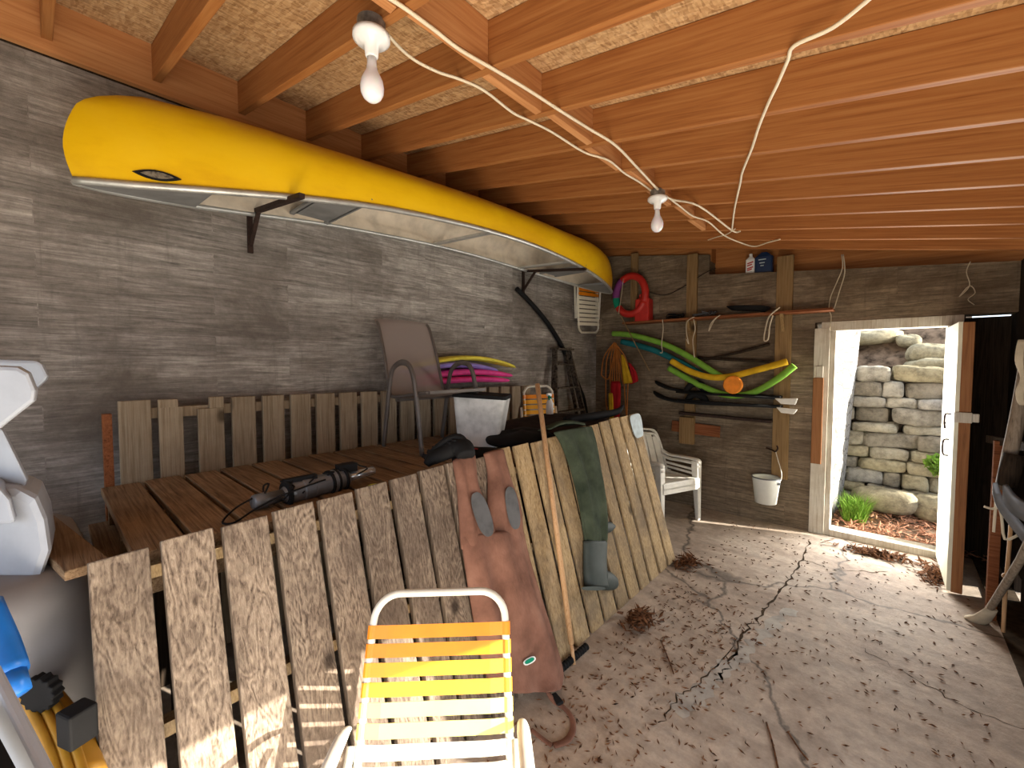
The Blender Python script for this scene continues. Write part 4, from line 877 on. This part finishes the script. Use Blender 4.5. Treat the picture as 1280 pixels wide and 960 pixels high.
R_ = thing('cable_coil', 'black coiled cable lying on the shelf near the tall post', 'cable', (-1.2, 5.08, 2.28))
B = MB(); ccx = F(935, 388, 5.08).x; zc = shz(ccx)+.012
for k in range(5): B.tube([V((ccx+(.16+.012*k)*math.cos(t), 5.08+.08*math.sin(t), zc+.009*k+.05*max(0, math.sin(t*.5)))) for t in [i*.524 for i in range(12)]], .007, 6, 3, loop=True)
B.build('coil', M['black'], R_, smooth=True)
for k, (x, lab) in enumerate(((845, 'tangle of dark cord on the shelf right of the fuel can'), (880, 'small tangle of grey cord in the middle of the shelf'))):
    rnd = random.Random(k+3); px_ = F(x, 395, 5.08); B = MB(); B.tube([V((px_.x+rnd.uniform(-.14, .14), 5.08+rnd.uniform(-.07, .07), shz(px_.x)+rnd.uniform(.008, .07))) for _ in range(16)], .006, 6, 4)
    tag(B.build('cord_tangle', M['black' if k == 0 else 'knee'], smooth=True), lab, 'cord')
# bottles on the ledge
p = V((F(938, 342, FY+.08).x, FY+.08, 2.703)); 
R_ = thing('detergent_bottle', 'white bottle with a printed label on the ledge above the shelf', 'bottle', p)
B = MB(); tap2 = MB(frame_at(p, (0, -1, 0))); tap(tap2, .045, .03, .045, .03, 0, .15, .015); tap(tap2, .045, .03, .015, .015, .15, .185, .008); bb = tap2.build('bottle_body', M['white'], R_)
B.lathe([(.016, .185), (.016, .215)], p); B.build('cap', M['white'], R_)
B = MB()
for i, zz in enumerate((.115, .09, .06, .04)): B.box(p+V((.003*(-1)**i, -.032, zz)), (.06-.012*(i % 2), .004, .012), Matrix.Rotation(-.25, 3, 'Y'))
B.build('printed_label', M['red'], bb)
p = V((F(955, 342, FY+.1).x, FY+.10, 2.695)); R_ = thing('oil_jug', 'dark navy jug standing beside the white bottle on the ledge', 'jug', p)
B = MB(frame_at(p, (0, -1, 0))); tap(B, .085, .05, .085, .05, 0, .17, .02); tap(B, .085, .05, .03, .03, .17, .22, .015); bb = B.build('jug_body', M['navy'], R_)
B = MB()
for i, zz in enumerate((.14, .105, .075)): B.box(p+V((-.01, -.053, zz)), (.07-.02*i, .004, .01))
B.build('jug_label', M['paper'], bb)

# ================================================================ BUCKET
c = F(957, 596, 4.97); c.z = .515; zt = .53
R_ = thing('enamel_bucket', 'white bucket hanging by its handle from the tall wall post', 'bucket', (c.x, c.y, .27))
o_ = V((c.x, 5.0, .27)); B = MB(); B.lathe([(.0, .003), (.098, .0), (.128, .25), (.134, .262), (.128, .268), (.122, .25), (.093, .012), (0, .012)], o_, n=32, cap=False); bb = B.build('bucket_body', M['enamel'], R_, smooth=True)
B = MB(); B.lathe([(.127, .258), (.136, .262), (.136, .270), (.127, .272)], o_, n=32, cap=False); B.build('bucket_rim', M['greymetal'], bb, smooth=True)
B = MB(); hk = V((-.90, 5.14, .80)); B.tube([o_+V((.132, 0, .25)), o_+V((.13, .02, .33)), o_+V((.08, .1, .45)), hk, o_+V((-.0, .1, .47)), o_+V((-.11, .03, .34)), o_+V((-.132, 0, .25))][:4], .004, 6, 5); B.build('bail_handle', M['tubewhite'], R_, smooth=True)
B = MB(); B.box(o_+V((.118, -.045, .225)), (.035, .03, .02)); B.build('handle_lug', M['greymetal'], bb, bevel=.004)
B = MB(); B.tube([hk+V((-.09, .02, .01)), hk+V((-.03, .0, .0)), hk+V((.0, -.02, -.01)), hk+V((.02, 0, .02)), hk+V((.01, .01, .05))], .008, 6, 3); tag(B.build('wire_hook', M['iron'], smooth=True), 'rusty twisted wire hook on the post above the bucket', 'hook')

# ================================================================ RESIN CHAIRS
def resin_chair(Tm, label, group, mat, z=0, parts=True):
    R_ = thing('resin_armchair', label, 'chair', Tm.translation, group)
    for s_ in (-1, 1):
        x = s_*.27
        B = MB(Tm); B.hexa([V((x-.022, .25, 0)), V((x+.022, .25, 0)), V((x+.022, .21, 0)), V((x-.022, .21, 0)), V((x-.035, .235, .6)), V((x+.035, .235, .6)), V((x+.035, .15, .6)), V((x-.035, .15, .6))]); B.build('leg', mat, R_, bevel=.008)
        B = MB(Tm); B.hexa([V((x-.022, -.30, 0)), V((x+.022, -.30, 0)), V((x+.022, -.34, 0)), V((x-.022, -.34, 0)), V((x-.03, -.18, .42)), V((x+.03, -.18, .42)), V((x+.03, -.27, .42)), V((x-.03, -.27, .42))]); B.build('leg', mat, R_, bevel=.008)
        B = MB(Tm); B.tube([(x, .24, .585), (x, .2, .615), (x, .0, .61), (x, -.2, .60), (x, -.3, .64)], [.024, .034, .034, .032, .02], 10, 4, flat=.5); B.build('armrest', mat, R_, smooth=True)
        B = MB(Tm); B.bar((x, .17, .50), (x, -.25, .50), .02, .025); B.build('side_rail', mat, R_, bevel=.004)
    B = MB(Tm)
    n = 10; top = []; 
    for i in range(6): B.box((0, .21-i*.078, .418-i*.008), (.50, .073, .018))
    B.box((0, .235, .385), (.54, .03, .07)); B.box((.255, 0, .39), (.03, .46, .05)); B.box((-.255, 0, .39), (.03, .46, .05)); B.build('seat', mat, R_, bevel=.005)
    B = MB(Tm)
    for i in range(5):
        x = (i-2)*.105; hh = .86-.035*abs(i-2); B.hexa([V((x-.038, -.215, .40)), V((x+.038, -.215, .40)), V((x+.038, -.235, .40)), V((x-.038, -.235, .40)), V((x-.045, -.36, hh)), V((x+.045, -.36, hh)), V((x+.045, -.38, hh)), V((x-.045, -.38, hh))])
    B.tube([(-.27, -.24, .42), (-.27, -.32, .66), (-.22, -.37, .84), (-.1, -.375, .885), (.1, -.375, .885), (.22, -.37, .84), (.27, -.32, .66), (.27, -.24, .42)], .025, 8, 4, flat=.6); B.build('backrest', mat, R_, bevel=.004)
    return R_
resin_chair(frame_at((-1.86, 4.60, 0), (.93, -.37, 0)), 'whitish plastic armchair on the floor behind the leaning docks, lower of its stack', 'stacked plastic armchairs by the far wall', M['resin'])
resin_chair(frame_at((-1.86, 4.60, .045), (.93, -.37, 0)), 'whitish plastic armchair nested on top of the one by the far wall', 'stacked plastic armchairs by the far wall', M['resin'])

# ================================================================ LEFT FOREGROUND
R_ = thing('pedal_boat_hull', 'large greyish white moulded hull standing left of the leaning docks', 'boat', (-2.2, -.5, 0))
B = MB(); rg = []
for i in range(15):
    t = i/14; z = 1.06*t; e = 1-.06*t**3
    ring = []
    for k in range(24):
        a_ = 2*math.pi*k/24; sx = math.copysign(abs(math.cos(a_))**.5, math.cos(a_)); sy = math.copysign(abs(math.sin(a_))**.5, math.sin(a_))
        ring.append(V((-2.27+sx*.53*(e if t < .93 else e*.96), -.44+sy*.57*(e if t < .93 else e*.96), .006+z)))
    rg.append(ring)
B.loft(rg); B.build('hull_shell', M['resingrey'], R_, smooth=True)
hull_thing = R_
R_ = thing('stacked_lounge_chair', 'white plastic chair with thick rounded arms standing on the greyish hull', 'chair', (-1.95, -.2, 1.17))
def slab(P, k, th):
    Q = [deep(x, y, k) for x, y in P]; return MB().loft([Q, [q+V((-1, .05, 0))*th for q in Q]])
slab([(-60, 456), (-20, 456), (22, 458), (36, 466), (45, 488), (43, 502), (20, 520), (0, 536), (-60, 560)], 1.15, .085).build('armrest', M['resinblue'], R_, bevel=.012)
slab([(-60, 449), (0, 449), (46, 450), (53, 455), (60, 470), (58, 475), (42, 490), (20, 492), (-60, 492)], 1.52, .085).build('armrest', M['resinblue'], R_, bevel=.012)
slab([(-60, 530), (2, 535), (34, 600), (32, 606), (26, 612), (30, 626), (-40, 626)], 1.30, .05).build('leg', M['resinblue'], R_, bevel=.008)
slab([(-60, 600), (-5, 605), (12, 625), (20, 655), (-60, 660)], 1.22, .3).build('seat', M['resinblue'], R_, bevel=.012)
slab([(-40, 612), (20, 608), (46, 622), (58, 650), (64, 690), (50, 730), (-40, 730)], 1.25, .28).build('hull_rim', M['resinblue'], hull_thing, bevel=.03)
R_ = thing('yellow_float_tube', 'yellow ridged moulded plastic piece with black fittings left of the docks', 'toy', deep(70, 900, 1.0))
B = MB(); P = [deep(38, 850, 1.22), deep(58, 890, 1.14), deep(78, 935, 1.08), deep(92, 985, 1.02)]; B.tube(P, [.035, .05, .06, .065], 12, 4, flat=.7)
for k in range(3): B.tube([p+V((.055, .02*k-.02, .03)) for p in P], .012, 6, 3)
B.build('moulded_body', M['ytoy'], R_, smooth=True)
B = MB(); c = deep(60, 860, 1.12)
P0 = []; 
for k in range(28):
    a_ = 2*math.pi*k/28; r_ = .042 if k % 2 else .05; P0.append(c+RT*math.cos(a_)*r_*1.0+V((0, 0, 1))*math.sin(a_)*r_)
B.loft([P0, [p-FH*.03 for p in P0]]); B.build('black_knob', M['black'], R_, bevel=.003)
B = MB(); B.box(deep(97, 905, 1.05), (.06, .06, .09), Matrix.Rotation(.4, 3, 'Z')); B.build('black_block', M['black'], R_, bevel=.006)
B = MB(); B.tube([deep(-38, 765, 1.0), deep(-12, 815, .98), deep(6, 850, .96)], [.055, .05, .042], 14, 3); B.tube([deep(4, 846, .96), deep(18, 872, .95)], [.038, .03], 12, 0)
tag(B.build('blue_tube', M['blue'], smooth=True), 'bright blue plastic tube at the far left beside the yellow piece', 'tube')
B = MB(); B.bar(deep(-20, 850, .80), deep(60, 1010, .70), .075, .02, -FH); tag(B.build('white_panel', M['resinblue'], bevel=.006), 'pale blue-white board sloping in front of the blue tube', 'board')
B = MB(); B.bar(deep(-40, 890, .74), deep(22, 1010, .66), .04, .02, -FH); tag(B.build('dark_strut', M['black'], bevel=.004), 'black strut beneath the pale blue-white board', 'strut')
B = MB(); B.tube([deep(-10, 652, 1.35), deep(15, 645, 1.42), deep(38, 636, 1.5), deep(58, 630, 1.6)], .012, 8, 3); tag(B.build('metal_rod', M['alu'], smooth=True), 'thin grey metal rod poking out above the hull rim', 'rod')

# ================================================================ RIGHT SIDE GEAR
R_ = thing('timber_stand', 'dark upright post frame standing right of the open door', 'post', (.50, 4.2, 0))
B = MB(); B.box((.53, 4.2, .6), (.05, .05, 1.2)); B.build('post', M['redwood'], R_, bevel=.003)
B = MB(); B.bar((.50, 4.35, 1.19), (.66, 3.7, 1.22), .03, .05); B.build('top_rail', M['darkwood'], R_)
B = MB(); B.bar((.53, 4.3, .45), (.64, 4.5, .15), .03, .03); B.build('brace', M['darkwood'], R_)
R_ = thing('corn_broom', 'worn broom with a grey wooden handle leaning at the right edge', 'broom', (.49, 3.95, 0))
B = MB(); B.tube([(.485, 4.0, .10), (.53, 3.72, .45), (.575, 3.5, .80), (.61, 3.35, 1.3)], .019, 10, 2); B.build('broom_handle', M['greywood'], R_, smooth=True)
B = MB(); B.tube([(.50, 3.93, .17), (.475, 4.03, .06), (.455, 4.10, .005)], [.028, .045, .06], 12, 2, flat=.5); B.build('bristles', M['twine'], R_, smooth=True)
B = MB(); B.tube([(.463, 4.08, .03), (.452, 4.12, .0)], [.022, .026], 8, 0); B.build('yellow_binding', M['lime'], R_, smooth=True)
R_ = thing('wide_oar', 'grey weathered oar with dark worn blade hanging at the right edge', 'oar', (.57, 3.6, 1.2))
def G(x, y, yy): return hit(x, y, 1, yy)
B = MB(); B.tube([G(1286, 430, 3.9), G(1276, 500, 3.85), G(1262, 570, 3.8), G(1252, 612, 3.78)], [.028, .033, .034, .03], 10, 3); B.build('oar_loom', M['greywood'], R_, smooth=True)
B = MB(); B.tube([G(1268, 568, 3.77), G(1262, 590, 3.76), G(1258, 607, 3.76)], [.045, .046, .042], 10, 2); B.build('leather_collar', M['darkwood'], R_, smooth=True)
R_ = thing('water_ski', 'grey curved ski tip jutting in at the right edge', 'water ski', G(1265, 650, 3.7))
B = MB(); S, _ = spline([G(1240, 614, 3.7), G(1246, 632, 3.68), G(1262, 655, 3.64), G(1290, 690, 3.58)], [0]*4, 5)
B.loft([[p+V((-.0, 0, .05)), p+V((.02, .0, .06)), p+V((.03, 0, .0)), p+V((0, 0, -.012))] for p in S]); B.build('ski_blade', M['greymetal'], R_, smooth=True, bevel=.003)
B = MB(); S, _ = spline([G(1253, 618, 3.6), G(1262, 630, 3.58), G(1275, 640, 3.56), G(1295, 650, 3.52)], [0]*4, 4); B.loft([[p+V((0, 0, .055)), p+V((.02, 0, .06)), p+V((.03, 0, -.03)), p+V((0, 0, -.04))] for p in S]); B.build('ski_edge', M['greymetal'], R_, smooth=True)
R_ = thing('rope_hank', 'cream rope hank hanging from a nail at the right edge', 'rope', G(1278, 450, 3.8))
B = MB()
for k in range(4): B.tube([G(1275+k*2, 425, 3.8), G(1271+k*2, 450, 3.78), G(1278+k, 472+k*4, 3.78), G(1272+k*2, 490, 3.78), G(1276+k, 505, 3.78), G(1286, 500, 3.78)], .009, 6, 4)
B.build('rope_strands', M['twine'], R_, smooth=True)
B = MB()
for i, P in enumerate((((1246, 616), (1244, 640), (1242, 665)), ((1246, 622), (1252, 645), (1256, 674), (1274, 668)), ((1230, 633), (1240, 636), (1248, 634)))): B.tube([G(x, y, 3.72) for x, y in P], .007, 6, 3)
tag(B.build('frayed_rope', M['twine'], smooth=True), 'frayed white rope ends tied round the grey ski tip', 'rope')
B = MB(); B.tube([G(1266, 620, 3.9), G(1262, 680, 3.9), G(1257, 735, 3.9), G(1254, 790, 3.9)], .010, 8, 2); B.ball(G(1257, 720, 3.9), .018); tag(B.build('thin_stick', M['handle'], smooth=True), 'thin knobbly stick standing behind the broom handle', 'stick')

# ================================================================ FLOOR DEBRIS
def cluster(cx_, cy_, rx, ry, n, seed, h=.03):
    rnd = random.Random(seed); out = []
    for i in range(n):
        a_ = rnd.uniform(0, 6.3); r = rnd.gauss(0, .5); out.append((cx_+rx*r*math.cos(a_), cy_+ry*r*math.sin(a_), abs(rnd.gauss(0, h))*max(0, 1-abs(r))))
    return out
for i, (px_, py_, rx, ry, n, lab) in enumerate(((860, 705, .11, .16, 220, 'clump of dry brown leaves on the floor by the far dock corner'), (800, 778, .11, .15, 260, 'clump of dry reddish leaves on the floor in front of the tan dock'))):
    p = hit(px_, py_, 2, 0); litter('leaf_clump', cluster(p.x, p.y, rx, ry, n, i+4, .035), M['leafy'], lab, 'leaves', .035, .004, i+9)
p = hit(1075, 690, 2, 0); pts = cluster(p.x+.12, p.y+.02, .34, .12, 420, 21, .01)+cluster(.30, 4.75, .12, .3, 260, 22, .01)
litter('leaf_drift', [q for q in pts if q[0] < .38 and q[1] < 5.15], M['leafy'], 'brown leaf drift on the floor along the doorway threshold', 'leaves', .035, .004, 31)
rnd = random.Random(77); pts = []
for i in range(900):
    x = rnd.uniform(-1.25, .45); y = rnd.uniform(1.1, 5.0); pts.append((x, y, 0))
for i in range(700):
    x = rnd.gauss(-.95, .25); y = rnd.uniform(1.1, 3.2)
    if x > -1.3: pts.append((x, y, 0))
litter('floor_debris', pts, M['leafy'], 'scattered crumbs, needles and leaf bits across the concrete floor', 'debris', .014, .002, 12, .1)
for k, (P, lab) in enumerate(((((958, 903), (966, 930), (973, 962)), 'dark straight twig on the floor nearest the bottom centre'), (((985, 915), (1000, 938), (1010, 950)), 'short brown twig right of the dark twig'), (((826, 800), (838, 830), (842, 842)), 'thin bent twig on the floor right of the wooden pole'))):
    B = MB(); B.tube([fl(x, y, .006) for x, y in P], .004, 5, 3); tag(B.build('twig', M['leafy'], smooth=True), lab, 'twig', 'twigs on the floor')
# cracks and mortar repair down the middle of the slab
rnd = random.Random(9); B = MB()
def crack(P, w0):
    Q = [V((p.x, p.y, .0012)) for p in [fl(x, y, 0) for x, y in P]]; S, _ = spline(Q, [0]*len(Q), 9)
    L_ = []; R2 = []
    for i, p in enumerate(S):
        a_ = S[max(i-1, 0)]; c_ = S[min(i+1, len(S)-1)]; t = (c_-a_).normalized(); u = V((-t.y, t.x, 0)); o_ = u*rnd.gauss(0, .010); ww = w0*rnd.uniform(.2, 1.3)
        L_.append(p+o_+u*ww); R2.append(p+o_-u*ww)
    n_ = len(S); B.add(L_+R2, [(i, i+1, n_+i+1, n_+i) for i in range(n_-1)])
crack([(1012, 676), (1003, 700), (985, 725), (965, 752), (940, 780), (925, 800), (910, 830), (895, 850)], .008)
crack([(925, 800), (880, 850), (850, 870), (825, 905)], .004); crack([(1003, 700), (1050, 712), (1110, 715)], .004); crack([(1075, 810), (1130, 840), (1200, 880), (1290, 915)], .003)
B.build('floor_crack', M['soil'], kind='structure')
B = MB()
crack([(992, 762), (965, 782), (935, 812), (905, 835), (878, 862), (845, 892)], .05); B.build('floor_patch', M['crackfill'], kind='structure')
# black corrugated drain hose under the dock edge
B = MB(); a = V((-1.318, 1.78, .022)); b = V((-1.315, 2.12, .02))
for i in range(16):
    c = a.lerp(b, i/15); B.lathe([(.016, -.006), (.021, -.003), (.021, .003), (.016, .006)], c, (b-a))
B.tube([a, b], .016, 8, 0); tag(B.build('corrugated_hose', M['black']), 'black corrugated hose lying along the foot of the tan dock section', 'hose')
